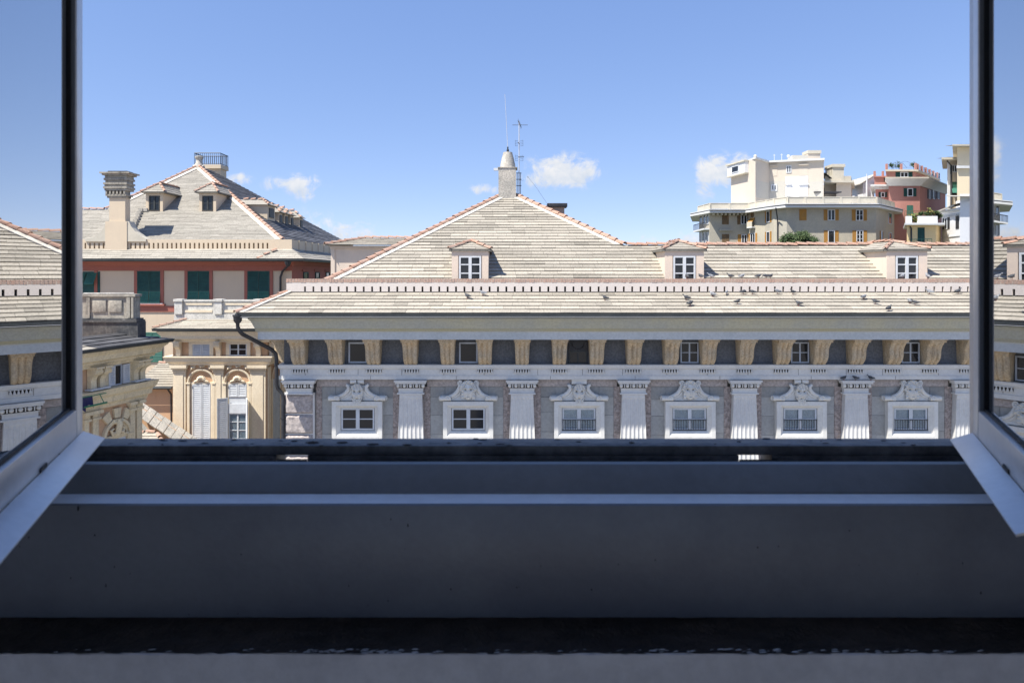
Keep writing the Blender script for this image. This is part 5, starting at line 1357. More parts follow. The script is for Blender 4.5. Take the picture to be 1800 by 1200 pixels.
# front dormers
def hd_(cu, yv_, wpx, vt, vb, owpx):
    y = yv_
    return dormer(X(cu, y), y, wpx / F * y, Z(vt, y) - Z(vb, y), Z(vb, y), owpx / F * y, 'house_cream', nx=2, nz=2, ek=.22, rise=.62, slate='slate_red_house', frame='gutter_metal', parent=rh, TPx=tp, ybase=y0_, zbase=z0_, tr=.085)
yd = lambda v: (z0_ - tp * y0_) / ((HV - v) / F - tp)      # depth at which the roof appears at row v
hd_(272, yd(371) - .05, 29, 338.5, 367, 18); hd_(365.5, yd(371) - .05, 29, 338.5, 367, 18)
# stepped cable casing on the roof
q = MB()
for (u, v) in ((256, 372), (248, 372.5), (245, 377), (243, 382), (241, 387), (238.5, 391.5), (237, 396), (235, 400)):
    y = yd(v); q.box(X(u - 3, y), X(u + 4, y), y - .12, y + .12, Z(v, y), Z(v - 6, y))
obj('stepped_flashing', q, 'cement', rh)
# flank dormers on the dark slope
def flank_dormer(xw, ze, zt_, yy, ln, back):
    d = obj('flank_dormer', MB().box(xw - back, xw, yy, yy + ln, 2.2, ze), 'house_cream', rh)
    z_ = ze + .01
    obj('dormer_roof', MB().add([(xw + .2, yy - .2, z_), (xw + .2, yy + ln + .2, z_), (xw - .5, yy + ln / 2, zt_), (xw - back - .6, yy + ln / 2, zt_), (xw - back, yy - .2, z_), (xw - back, yy + ln + .2, z_)], [(0, 1, 2), (0, 2, 3, 4), (1, 5, 3, 2), (0, 4, 5, 1)]), 'slate_red_house', d)
    ridge_tiles(d, (xw + .2, yy - .2, z_ + .02), (xw - .5, yy + ln / 2, zt_ + .02), r=.1); ridge_tiles(d, (xw - .5, yy + ln / 2, zt_ + .02), (xw - back - .4, yy + ln / 2, zt_ + .02), r=.1)
    obj('window_frame', MB().box(xw + .002, xw + .05, yy + ln * .2, yy + ln * .8, ze - .75, ze - .15), 'gutter_metal', d)
flank_dormer(-15.16, 4.22, 4.62, 42.3, 1.35, 1.45)
for yy in (44.35, 45.5, 46.65, 48.7): flank_dormer(-15.16, 3.94, 4.5, yy, .72, 1.0)
# great chimney with flared skirt
yk = YH - .05
ck = MB(); cu0, cu1 = X(192, yk), X(220, yk)
ck.box(cu0, cu1, yk, yk + .5, lz1 - .2, Z(348, yk))
chb = obj('great_chimney', ck, 'house_cream', rh)
sk = [(150, 424.5), (150, 421), (165, 417), (177, 408), (184, 398), (187.5, 389), (227, 389), (231, 398), (238, 407), (248, 415), (257, 420), (257, 424.5)]
obj('chimney_skirt', MB().ext([(X(a, yk), yk - .03, Z(b, yk)) for a, b in sk], (0, .55, 0)), 'parapet_render', chb)
obj('chimney_base', MB().box(X(186, yk), X(224, yk), yk - .06, yk - .032, lz1 - .08, Z(389, yk)), 'house_cream', chb)
cap = [(192, 348, 0), (186, 341, .12), (184.5, 334, .16), (184.5, 331.5, .16)]
m = MB()
def capbox(a, b, v0, v1, o): m.box(X(a, yk), X(b - 5, yk), yk - o, yk + .5 + o, Z(v0, yk), Z(v1, yk))
for (a, b, v0, v1, o) in ((189, 226, 348, 345, .05), (187, 228.5, 344.8, 341.6, .10), (186, 229.5, 335.4, 332, .14), (184.5, 231, 331.8, 328.2, .18), (186, 229.5, 328, 325, .13), (184.5, 231, 324.8, 321.5, .18), (187, 229, 321.3, 317.5, .10), (185, 231, 317.3, 313.5, .16), (186.5, 229.5, 313.3, 309, .12), (183, 233, 308.8, 306, .22), (180, 237, 305.8, 303.4, .30)): capbox(a, b, v0, v1, o)
for k in range(6): m.box(X(187.5 + 6.2 * k, yk), X(190.5 + 6.2 * k, yk), yk - .12, yk + .2, Z(341.4, yk), Z(335.6, yk))
m.box(X(190, yk), X(221, yk), yk + .1, yk + .45, Z(341.4, yk), Z(335.6, yk))
obj('chimney_head', m, 'stained_stone', chb)
obj('brick_rim', MB().box(X(182, yk), X(230, yk), yk - .26, yk + .76, Z(306, yk) - .0, Z(305, yk) + .02), 'coping_brick', chb)
obj('lead_cap', MB().box(X(190, yk), X(224, yk), yk - .05, yk + .55, Z(303.2, yk), Z(300.5, yk)), 'pipe_metal', chb, bevel=.02)
# red string, window surrounds, shutters
zw1, zw0 = zh(477.5), zh(532.5)
for (a, b, short) in ((131, 172, 0), (236.5, 288, 1), (325, 374, 0), (430, 480, 0)):
    q = ph.mb(); A_, B_ = xh_(a), xh_(b)
    zl = zh(534)
    q.box(A_, A_ + .17, -.06, -.003, zl, zh(476) - .0).box(B_ - .17, B_, -.06, -.003, zl, zh(476))
    if short: q.box(A_ - .1, B_ + .1, -.16, -.003, zh(537), zl - .001)
    obj('red_surround', q, 'house_red', rh)
for (a, b, lo_) in ((242.5, 283, 1), (330.5, 369, 1), (436, 473.5, 1)):
    A_, B_ = xh_(a), xh_(b); g = obj('shutter_pair_frame', ph.mb().box(A_ - .04, A_, -.05, -.003, zw0, zw1).box(B_, B_ + .04, -.05, -.003, zw0, zw1).box(A_ - .04, B_ + .04, -.05, -.003, zw1 + .001, zw1 + .04), 'green_shutter', rh)
    mid = (A_ + B_) / 2
    for (p, q2) in ((A_, mid - .01), (mid + .01, B_)):
        zmid = zh(512)
        q = louvre(ph.mb(), p, q2, zmid + .0, zw1, -.05, -.012); obj('shutter', q, 'green_shutter', g)
        M_ = ph.M @ Matrix.Translation((0, -.014, zmid)) @ Matrix.Rotation(R(-9), 4, 'X')
        q = MB(M_); louvre(q, p + .01, q2 - .01, -(zmid - zw0), -.012, -.045, -.006); obj('tilt_panel', q, 'green_light', g)
    obj('sill', ph.mb().box(A_ - .15, B_ + .15, -.14, -.003, zw0 - .07, zw0 - .006), 'eave_white', g)
# half-open tilting shutters at the frame edge
A_, B_ = xh_(146), xh_(176); g = obj('shutter_pair_frame', ph.mb().box(A_, B_, -.04, -.003, zh(516), zw1), 'green_shutter', rh)
for (p, q2) in ((146, 152), (155.5, 171.5)):
    M_ = ph.M @ Matrix.Translation((0, -.05, zh(480))) @ Matrix.Rotation(R(-30), 4, 'X'); q = MB(M_); louvre(q, xh_(p), xh_(q2), -.72, 0, -.03, 0); obj('tilt_panel', q, 'green_light', g)
obj('red_string', MB().box(hx0, hx1 + .02, YH - .05, YH - .003, zh(548), zh(537.5)), 'house_red', rh)
window(rh, ph, (xh_(247), xh_(286), zh(636), zh(584)), shutter='green_light', state='closed')
window(rh, ph, (xh_(160), xh_(200), zh(636), zh(584)), shutter='green_light', state='closed')
# flank wall: red with small framed windows
pf = plane_between((hx1, YH), (hx1, hyb))
obj('flank_wall', pf.mb().box(.0, 20, -.02, -.003, -CZ + .1, zh(476)), 'house_red', rh)
for s_ in (2.0, 4.4, 6.8):
    window(rh, pf, (s_, s_ + .9, zh(492), zh(478)), 1, 1, mat='green_shutter', base=.02); obj('red_surround', pf.mb().box(s_ - .3, s_ + 1.2, -.10, -.022, zh(476) - .02, zh(473)), 'house_red', rh)
pc = thing('drainpipe', (X(494, 37.8), 37.8, -12), 'thin dark drainpipe on the red and cream house', 'drainpipe')
obj('pipe', MB().tube([(X(506, 37.1), 37.1, Z(463, 37.1)), (X(506, 37.3), 37.3, Z(467, 37.3)), (X(496, 37.8), 37.85, Z(477, 37.8)), (X(492.5, 37.8), 37.85, Z(487, 37.8)), (X(492.5, 37.8), 37.85, -12)], .06, 8), 'pipe_metal', pc, smooth=True)
obj('hopper', MB().lathe([(.08, -.2), (.16, -.05), (.2, .08)], (X(506, 37.1), 37.1, Z(462, 37.1)), 10), 'pipe_metal', pc)

# ================================================================== apartment houses on the hill
random.seed(71)
def base_z(x, y): return min(hillf(x, y), hillf(x + 4, y + 4)) - .5
def prism(pts, z0, z1): return MB().ext([(x, y, z0) for x, y in pts], (0, 0, z1 - z0))
def pxy(u, Y): return (X(u, Y), Y)
def BP(u0, u1, Y, Yb, z0, z1): return prism([pxy(u0, Y), pxy(u1, Y), pxy(u1 + 2, Yb), pxy(u0 + 2, Yb)], z0, z1)   # block turned so that its flanks run away from the window
# --- grey-ochre apartment house with long terrace
ap_ = thing('terrace_apartments', (X(1400, 104), 104, hillf(X(1400, 104), 104)), 'faceted grey apartment house with ochre shutters and a long roof terrace', 'building')
eave = [pxy(1213, 116), pxy(1247, 108.8), pxy(1310, 108.8), pxy(1355, 102.5), pxy(1380, 100), pxy(1545, 100), pxy(1587, 108.8)]
wallp = [pxy(1229, 117), pxy(1247.5, 110.3), pxy(1315, 110.3), pxy(1322, 109), pxy(1345, 106), pxy(1360, 103.2), pxy(1383, 101.3), pxy(1540, 101.3), pxy(1572, 109.8)]
ez = (HV - 358) / F * 100.0
zbot = 0.0
bk = [pxy(1560, 126), pxy(1236, 126)]
obj('wall', prism(wallp + bk, -12, ez - .55), 'render_grey', ap_)
obj('eave_slab', prism(eave + [pxy(1575, 128), pxy(1217, 128)], ez - .55 + .002, ez - .30).box(0, .001, 100, 100.001, ez - .4, ez - .3) if False else prism(eave + [pxy(1575, 128), pxy(1217, 128)], ez - .548, ez - .22), 'eave_white', ap_)
obj('eave_gutter', prism([(x, y - .12) for x, y in eave] + [pxy(1575, 128), pxy(1217, 128)], ez - .215, ez - .10), 'pipe_metal', ap_)
obj('eave_top', prism([(x, y - .05) for x, y in eave] + [pxy(1575, 128), pxy(1217, 128)], ez - .096, ez + .02), 'eave_white', ap_)
# parapet with posts
pp_ = [pxy(1227, 115.5), pxy(1248, 110.2), pxy(1316, 110.2), pxy(1328, 108), pxy(1347, 105.5), pxy(1360, 103.5), pxy(1384, 101.2), pxy(1541, 101.2), pxy(1572, 109.4)]
PH = 1.05
for a, b in zip(pp_[:-1], pp_[1:]):
    w_ = plane_between(a, b); L_ = math.hypot(b[0] - a[0], b[1] - a[1])
    o = obj('parapet', w_.mb().box(0, L_ - .02, 0, .15, ez + .20, ez + PH).box(0, L_ - .02, .02, .13, ez + .02, ez + .10).box(0, L_, -.06, .2, ez + PH + .002, ez + PH + .10), 'parapet_render', ap_)
    n = max(1, round(L_ / 2.6))
    for k in range(n + 1):
        s_ = L_ * k / n; m = w_.mb(); m.box(s_ - .16, s_ + .16, -.05, -.002, ez + .03, ez + PH - .0); obj('post', m, 'parapet_render', o)
# windows: upper and lower row on the faces
f_main = plane_between(wallp[6], wallp[7]); f_left = plane_between(wallp[1], wallp[2]); f_mid = plane_between(wallp[4], wallp[5]); f_ang = plane_between(wallp[5], wallp[6]); f_right = plane_between(wallp[7], wallp[8]); f_log = plane_between(wallp[0], wallp[1])
def pw(pl_, u0, u1, v0, v1, **k): return window(ap_, pl_, pl_.rect(u0, u1, v0, v1), fr=.10, out=.10, **k)
pw(f_main, 1405, 1417.5, 368, 387.5, shutter='ochre_shutter', state='closed')
pw(f_main, 1454.5, 1467.5, 368.5, 387.5, nx=2, shutter='ochre_shutter', state='open')
pw(f_main, 1504, 1517, 368.5, 388, nx=2, shutter='ochre_shutter', state='open', nz=2)
pw(f_main, 1455, 1467, 405, 427, nx=1, nz=1, shutter='ochre_shutter', state='open', sw=.55)
pw(f_main, 1505, 1517, 405, 427, nx=2, nz=3, shutter='ochre_shutter', state='open', sw=.55)
pw(f_left, 1269, 1281, 375.5, 394.5, shutter='brown_shutter', state='closed')
pw(f_left, 1302, 1313, 376, 394.5, nx=2, shutter='brown_shutter', state='open', sw=.55)
pw(f_left, 1269, 1281.5, 411.5, 430, shutter='brown_shutter', state='closed')
pw(f_left, 1303, 1313, 412, 430, nx=2, shutter='ochre_shutter', state='open', sw=.6)
pw(f_mid, 1348, 1353.5, 371, 391, nx=1, shutter='ochre_shutter', state='open')
pw(f_mid, 1348, 1353.5, 407, 429, nx=1, shutter='ochre_shutter', state='open')
pw(f_right, 1561, 1567, 374, 394, nx=1)
pw(f_right, 1548, 1551, 406, 428, nx=1, shutter='ochre_shutter', state='open')
pw(f_right, 1562, 1567, 409, 430, nx=1)
r_ = f_left.rect(1264, 1287, 403, 406); obj('window_hood', f_left.mb().box(r_[0], r_[1], -.5, -.01, r_[2], r_[3]), 'render_grey', ap_)
# loggia corner: posts, rail, dark glass
for (u0, u1) in ((1230.5, 1235), (1237, 1241), (1242.5, 1246)):
    pw(f_log, u0, u1, 371, 394, nx=1); pw(f_log, u0, u1, 408, 428, nx=1)
rr_ = f_log.rect(1228, 1247, 399, 406)
lg = obj('balcony', f_log.mb().box(rr_[0], rr_[1], -.9, -.01, rr_[2], rr_[2] + .25), 'eave_white', ap_)
m = f_log.mb()
for k in range(12): xx = rr_[0] + (rr_[1] - rr_[0]) * k / 11; m.tube([(xx, -.85, rr_[2] + .25), (xx, -.85, rr_[2] + 1.2)], .04, 4)
m.tube([(rr_[0], -.85, rr_[2] + 1.2), (rr_[1], -.85, rr_[2] + 1.2)], .06, 5); obj('balcony_railing', m, 'pipe_metal', lg)
f_rec = plane_between(wallp[3], wallp[4])
rr_ = f_rec.rect(1319, 1328, 396, 401); bl2 = obj('balcony', f_rec.mb().box(rr_[0], rr_[1], -.7, -.01, rr_[2], rr_[2] + .2), 'eave_white', ap_)
obj('balcony_railing', f_rec.mb().box(rr_[0], rr_[1], -.7, -.62, rr_[2] + .2, rr_[2] + 1.0), 'parapet_render', bl2)
q = f_rec.rect(1319, 1327, 383, 391); obj('awning', f_rec.mb().ext([(q[0], -.02, q[3]), (q[0], -.6, q[2]), (q[0], -.55, q[2] - .1), (q[0], -.02, q[3] - .15)], (q[1] - q[0], 0, 0)), 'ochre_shutter', ap_)
pw(f_rec, 1320, 1325, 369, 382, shutter='brown_shutter', state='closed'); pw(f_rec, 1319.5, 1328, 410, 429, nx=2, shutter='ochre_shutter', state='open', sw=.35)
# eave brackets on the left face
m = MB()
for k in range(9):
    x = f_left.hit(1252 + 7 * k, 368)[0]; v = f_left.M @ Vector((x, 0, 0)); m.box(v.x - .12, v.x + .12, v.y - 1.0, v.y - .01, ez - .9, ez - .552)
obj('eave_brackets', m, 'render_grey', ap_)
dpm = MB(); p = f_ang.M @ Vector((f_ang.hit(1368, 400)[0], -.15, 0)); dpm.tube([(p.x - .8, p.y - 1.4, ez - .5), (p.x - .1, p.y - .2, ez - 2), (p.x, p.y, ez - 3), (p.x, p.y, 0)], .09, 6); obj('downpipe', dpm, 'pipe_metal', ap_)
# --- upper block
ub = [pxy(1285, 118), pxy(1328, 111), pxy(1352, 115), pxy(1448, 112.4), pxy(1444, 125), pxy(1292, 128)]
ztu = (HV - 283) / F * 113
upo = obj('upper_block', prism(ub, ez - .2, ztu), 'render_pale', ap_)
obj('roof_slab', prism([pxy(1313, 114), pxy(1328.3, 110.4), pxy(1352, 114.4), pxy(1449.5, 111.8), pxy(1445, 125), pxy(1322, 128)], ztu + .002, ztu + .28), 'eave_white', upo)
g1 = plane_between(ub[0], ub[1]); g2 = plane_between(ub[1], ub[2]); g3 = plane_between(ub[2], ub[3])
r_ = g1.rect(1286, 1316, 288, 306.5)
by = obj('bay_box', g1.mb().box(r_[0] - .2, r_[1], -.7, -.01, r_[2], r_[3]), 'white_render', upo)
obj('bay_roof', g1.mb().box(r_[0] - .4, r_[1] + .1, -.95, .2, r_[3] + .002, r_[3] + .22).box(r_[0] - .3, r_[1] + .02, -.8, -.01, r_[2] - .2, r_[2] - .002), 'parapet_render', by)
window(upo, g1, g1.rect(1293, 1305.5, 292, 303.5), 1, 1, fr=.12, out=.1, base=.7)
def patch(pl_, u0, u1, v0, v1, mat, o=.03, nm='render_patch'):
    r = pl_.rect(u0, u1, v0, v1); return obj(nm, pl_.mb().box(r[0], r[1], -o, -.004, r[2], r[3]), mat, upo)
patch(g2, 1328.6, 1351.6, 319, 349, 'render_patch'); patch(g3, 1422, 1446.5, 319, 349, 'render_patch'); patch(g3, 1352.4, 1380, 318.5, 349, 'render_patch')
patch(g3, 1381, 1420.5, 310, 349, 'white_render', .06)
for (u0, u1, v0, v1) in ((1354, 1366, 292, 309.5), (1405, 1420, 290.5, 309)):
    r = g3.rect(u0, u1, v0, v1); f_ = obj('blind_window', g3.mb().box(r[0], r[1], -.05, -.004, r[2], r[3]), 'render_pale', upo); obj('lintel', g3.mb().box(r[0] - .1, r[1] + .1, -.35, -.051, r[3], r[3] + .15), 'render_pale', f_)
for (u0, u1, v0, v1) in ((1382, 1390.5, 325, 345), (1405, 1420, 325, 345)):
    r = g3.rect(u0, u1, v0, v1); f_ = obj('blind_window', g3.mb().box(r[0], r[1], -.10, -.062, r[2], r[3]), 'white_render', upo); obj('lintel', g3.mb().box(r[0] - .1, r[1] + .1, -.30, -.101, r[3], r[3] + .15), 'white_render', f_)
window(upo, g3, g3.rect(1382, 1391, 291, 304), 2, 1, fr=.14, out=.1)
window(upo, g3, g3.rect(1355, 1366, 324, 336), 2, 1, fr=.22, out=.1, base=.04)
# chimneys and tanks on top
ty = 117; zr_ = lambda v, y=ty: (HV - v) / F * y
for (u0, u1, v0, v1, mt) in ((1420, 1442, 283, 270, 'render_pale'), (1393, 1420, 283, 273, 'render_patch')):
    obj('roof_tank', MB().box(X(u0, ty), X(u1, ty), ty, ty + 2, ztu + .2, zr_(v1)), mt, upo)
obj('tank_cap', MB().box(X(1419.5, ty), X(1443, ty), ty - .15, ty + 2.2, zr_(270) + .002, zr_(264.5)), 'parapet_render', upo)
m = MB(); m.box(X(1326, ty), X(1331, ty), ty, ty + .5, ztu + .2, zr_(278)).sph((X(1328.5, ty), ty + .25, zr_(274.5)), .3, 8, 6); obj('chimney_pot', m, 'parapet_render', upo)
m = MB()
for (u, v) in ((1361, 271), (1374, 270), (1386, 274)): m.tube([(X(u, ty), ty, ztu + .2), (X(u, ty), ty, zr_(v))], .05, 4).tube([(X(u - 2, ty), ty, zr_(v + 2)), (X(u + 2, ty), ty, zr_(v + 2))], .04, 4)
m.sph((X(1386, ty), ty, zr_(275)), (.3, .1, .3), 8, 6); obj('roof_aerials', m, 'white_wood', upo)
# --- right-hand penthouse with loggia and chimney
ry = 116.0
rx = lambda u: X(u, ry); rz_ = lambda v: (HV - v) / F * ry
ph_ = obj('penthouse', BP(1470, 1496, ry, ry + 8, ez, rz_(322)), 'render_pale', ap_)
obj('penthouse_back', BP(1448, 1470, ry + 2.5, ry + 8, ez, rz_(322)), 'render_pale', ph_)
obj('penthouse_slab', BP(1448, 1501, ry - .9, ry + 8.5, rz_(322) + .002, rz_(318.5)), 'parapet_render', ph_)
obj('penthouse_parapet', BP(1450, 1496, ry + .2, ry + 8, rz_(318.5) + .002, rz_(309)), 'parapet_render', ph_)
obj('chimney_stack', MB().box(rx(1464), rx(1484), ry + .1, ry + 2.5, rz_(318.5), rz_(294)).box(rx(1462.3), rx(1485.5), ry - .1, ry + 2.7, rz_(293.8), rz_(288.5)), 'parapet_render', ph_)
obj('awning', MB().ext([(rx(1448), ry - .6, rz_(305)), (rx(1460), ry - .6, rz_(315)), (rx(1460), ry + 2, rz_(313)), (rx(1448), ry + 2, rz_(303))], (0, 0, .05)), 'pipe_metal', ph_)
obj('canopy_slab', MB().box(rx(1416), rx(1462), ry - 3.5, ry - 1.5, rz_(343), rz_(341)), 'pipe_metal', ph_)
obj('loggia_glass', MB().box(rx(1449), rx(1461), ry + 2.44, ry + 2.49, ez, rz_(327)), 'dark_pane', ph_)
m = MB()
for u in (1448, 1453, 1459): m.tube([(rx(u), ry + .4, rz_(309)), (rx(u), ry + .4, rz_(297.5))], .05, 4)
m.tube([(rx(1447), ry + .4, rz_(297.5)), (rx(1464), ry + .4, rz_(297.5))], .05, 4); obj('terrace_railing', m, 'pipe_metal', ph_)

# --- red house
re = thing('red_house', (X(1600, 116), 116, hillf(X(1600, 116), 116)), 'tall brick red house with green shutters and a railed roof garden', 'building')
Ye = 112.0
e1 = pxy(1562, Ye); e2 = pxy(1617, Ye); e3 = pxy(1662, 124)
zE = lambda v, y=Ye: (HV - v) / F * y
obj('wall', prism([e1, e2, e3, pxy(1655, 130), pxy(1566, 130)], -10, zE(327)), 'brick_red_render', re)
cor = lambda o: [(e1[0] - o, e1[1] - o), (e2[0] + o * .6, e2[1] - o), (e3[0] + o, e3[1] - o * .3), (e3[0] + o, 131), (pxy(1566, 131)[0] - o, 131)]
cm_ = MB()
lv = [(.1, zE(327)), (.5, zE(322)), (1.0, zE(317)), (1.2, zE(315.5))]
for (o0, za_), (o1, zb_) in zip(lv[:-1], lv[1:]):
    A_, B_ = cor(o0), cor(o1); n = 5
    cm_.add([(x, y, za_) for x, y in A_] + [(x, y, zb_) for x, y in B_], [(k, (k + 1) % n, n + (k + 1) % n, n + k) for k in range(n)])
obj('cornice', cm_, 'eave_white', re)
obj('eave_roof', prism(cor(1.25), zE(315.5) + .002, zE(313)), 'parapet_render', re)
f1 = (e1[0] + .1, Ye + 1.0); f2 = (e2[0] - .2, Ye + 1.0); f3 = (e3[0] - 1.0, 124.5)
pen = obj('top_storey', prism([f1, f2, f3, (f3[0], 130), pxy(1568, 130)], zE(313) + .003, zE(300)), 'brick_red_render', re)
obj('top_slab', prism([(f1[0] - .3, f1[1] - .4), (f2[0] + .3, f2[1] - .4), (f3[0] + .4, f3[1]), (f3[0], 131), pxy(1567, 131)], zE(300) + .002, zE(297)), 'parapet_render', pen)
E1 = plane_between(e1, e2); E2 = plane_between(e2, e3); E3 = plane_between(f1, f2); E4 = plane_between(f2, f3)
def pe_(pl_, u0, u1, v0, v1, rt=re, **k): return window(rt, pl_, pl_.rect(u0, u1, v0, v1), fr=.12, out=.12, **k)
pe_(E1, 1594.5, 1604.5, 331, 345.5, nx=1, shutter='green_shutter', state='open', sw=.6)
pe_(E1, 1594, 1604.5, 361, 379.5, shutter='green_light', state='closed')
pe_(E3, 1582, 1596, 302.5, 312, nx=2, shutter='green_shutter', state='open', sw=.55)
for (u0, u1) in ((1632, 1634.5), (1639, 1642), (1647.5, 1650)): pe_(E2, u0, u1, 334, 350, nx=1, shutter='pipe_metal', state='open', sw=.8)
for (u0, u1) in ((1630, 1633), (1636, 1639), (1642, 1645), (1648, 1651)): pe_(E4, u0, u1, 304, 315, nx=1)
# roof garden posts and glass rail
for u in (1564, 1590, 1615.5):
    obj('post', MB().box(X(u - 1.5, Ye), X(u + 1.5, Ye), Ye + .8, Ye + 1.1, zE(297), zE(286.5 if u < 1600 else 285)), 'brick_red_render', pen)
for k in range(6):
    t = (k + .6) / 6; x, y = f2[0] + (f3[0] - f2[0]) * t, f2[1] + (f3[1] - f2[1]) * t
    obj('post', MB().box(x - .14, x + .14, y - .14, y + .14, zE(297), zE(297) + 1.15), 'brick_red_render', pen)
obj('glass_rail', E4.mb().box(.3, 12, .0, .03, zE(297) + .05, zE(297) + 1.1), 'window_glass', pen)
m = MB()
for (u0, u1, s_) in ((1572, 1610, 0), (1576, 1600, 1)):
    m.tube([(X(u0 + (u1 - u0) * k / 10, 118), 118 + s_, zE(284) + 1.0 * math.sin(math.pi * k / 10)) for k in range(11)], .022, 4)
m.tube([(X(1567, 118), 118, zE(281)), (X(1570, 118), 118, zE(286)), (X(1570, 118), 118, zE(297))], .025, 4).tube([(X(1611, 118), 118, zE(284)), (X(1611, 118), 118, zE(297))], .025, 4)
m.tube([(X(1570, 118), 118, zE(285)), (X(1611, 118), 118, zE(284))], .022, 4)
obj('pergola_frame', m, 'gutter_metal', pen)
# left wing, lower
w1, w2 = pxy(1534, 114.5), pxy(1563, 114.5)
zW = lambda v: (HV - v) / F * 114.5
wg = obj('side_wing', BP(1539, 1563, 114.5, 124, -6, zW(333)), 'brick_red_render', re)
obj('wing_band', BP(1537, 1563, 114.3, 124, zW(333) + .002, zW(328)), 'eave_white', wg)
obj('wing_eave', BP(1530, 1563, 113.6, 124, zW(328) + .002, zW(325.5)), 'eave_white', wg)
obj('wing_top', BP(1537, 1563, 115, 124, zW(325.5) + .003, zW(311)), 'brick_red_render', wg)
obj('wing_coping', BP(1536, 1563, 114.7, 124, zW(311) + .002, zW(309)), 'brick_red_render', wg)
for u in (1541, 1555.5): obj('post', MB().box(X(u - 1.4, 114.5), X(u + 1.4, 114.5), 115, 115.3, zW(309) + .002, zW(300)), 'brick_red_render', wg)
WP = plane_between((w1[0], 114.5), (w2[0], 114.5)); pe_(WP, 1548, 1555, 338, 347, rt=wg, nx=1, shutter='green_shutter', state='open')
pe_(plane_between((w1[0], 115), (w2[0], 115)), 1554, 1559, 313, 319, rt=wg, nx=1, shutter='green_shutter', state='closed')
# white gable house behind
wh = thing('white_gable_house', (X(1520, 124), 124, hillf(X(1520, 124), 124)), 'pale white gabled house with a thin flue, behind the grey apartments', 'building')
yg = 122.0; zg = lambda v: (HV - v) / F * yg
obj('wall', MB().ext([(X(1517, yg), yg, 0), (X(1517, yg), yg, zg(322)), (X(1537, yg), yg, zg(310)), (X(1537, yg), yg, 0)], (0, 8, 0)), 'white_render', wh)
obj('roof', MB().ext([(X(1509, yg), yg - .6, zg(325)), (X(1538, yg), yg - .6, zg(307.5)), (X(1538, yg), yg - .6, zg(306)), (X(1509, yg), yg - .6, zg(323.5))], (0, 9, 0)), 'cement', wh)
obj('flue_pipe', MB().tube([(X(1523.5, yg - .5), yg - .5, 6), (X(1523.5, yg - .5), yg - .5, zg(311))], .16, 8).tube([(X(1523.5, yg - .5), yg - .5, zg(311)), (X(1523.5, yg - .5), yg - .5, zg(306.5))], .07, 6), 'white_wood', wh)
# --- small yellow house with planted terrace
yh = thing('yellow_terrace_house', (X(1625, 92), 92, hillf(X(1625, 92), 92)), 'small yellow house with a green door under a planted white terrace', 'building')
Yy = 90.0; zy = lambda v: (HV - v) / F * Yy
y1, y2, y3 = pxy(1594, Yy), pxy(1645, Yy), pxy(1654, 93)
obj('wall', prism([y1, y2, y3, (y3[0], 98), pxy(1598, 98)], -14, zy(396)), 'yellow_render', yh)
obj('terrace_slab', prism([(X(1583.5, Yy), Yy - .9), (y2[0] + .6, Yy - .9), (y3[0] + .5, 93), (y3[0], 98), pxy(1588, 98)], zy(396) + .002, zy(392.5)), 'eave_white', yh)
for (a, b) in ((1594, 1601.5), (1638, 1646.5)):
    obj('terrace_pier', MB().box(X(a, Yy), X(b, Yy), Yy - .2, Yy + .3, zy(392.5) + .002, zy(380)), 'white_render', yh)
obj('planter', MB().box(X(1614, Yy), X(1637, Yy), Yy - .1, Yy + .5, zy(392.5) + .002, zy(380)), 'white_render', yh)
m = MB(); s0, s1 = X(1601.5, Yy), X(1638, Yy); yr2 = Yy + 1.5
for k in range(15): xx = s0 + (s1 - s0 + .6) * k / 14; m.tube([(xx, yr2, zy(392)), (xx, yr2, zy(369))], .025, 4)
m.tube([(s0, yr2, zy(369)), (s1 + .6, yr2, zy(369))], .04, 4).tube([(s0, yr2, zy(377)), (s1 + .6, yr2, zy(370))], .03, 4); obj('terrace_railing', m, 'brown_shutter', yh)
YL = plane_between(y1, y2)
window(yh, YL, YL.rect(1613, 1625, 400, 428), shutter='green_shutter', state='closed', name='green_door')
m = MB(); m.tube([(X(1600, Yy - .1), Yy - .1, zy(398)), (X(1602, Yy - .1), Yy - .1, zy(402)), (X(1602, Yy - .1), Yy - .1, 0)], .10, 6); obj('downpipe', m, 'pipe_metal', yh)
m = MB(); m.tube([(X(1597, Yy - .9), Yy - .9, zy(421.5)), (X(1638, Yy - .9), Yy - .9, zy(420.5))], .05, 4)
for u in (1603, 1612, 1620, 1630, 1638): m.tube([(X(u, Yy - .9), Yy - .9, zy(421)), (X(u, Yy - .9), Yy - .9, 1.5)], .03, 4)
obj('front_railing', m, 'green_shutter', yh)

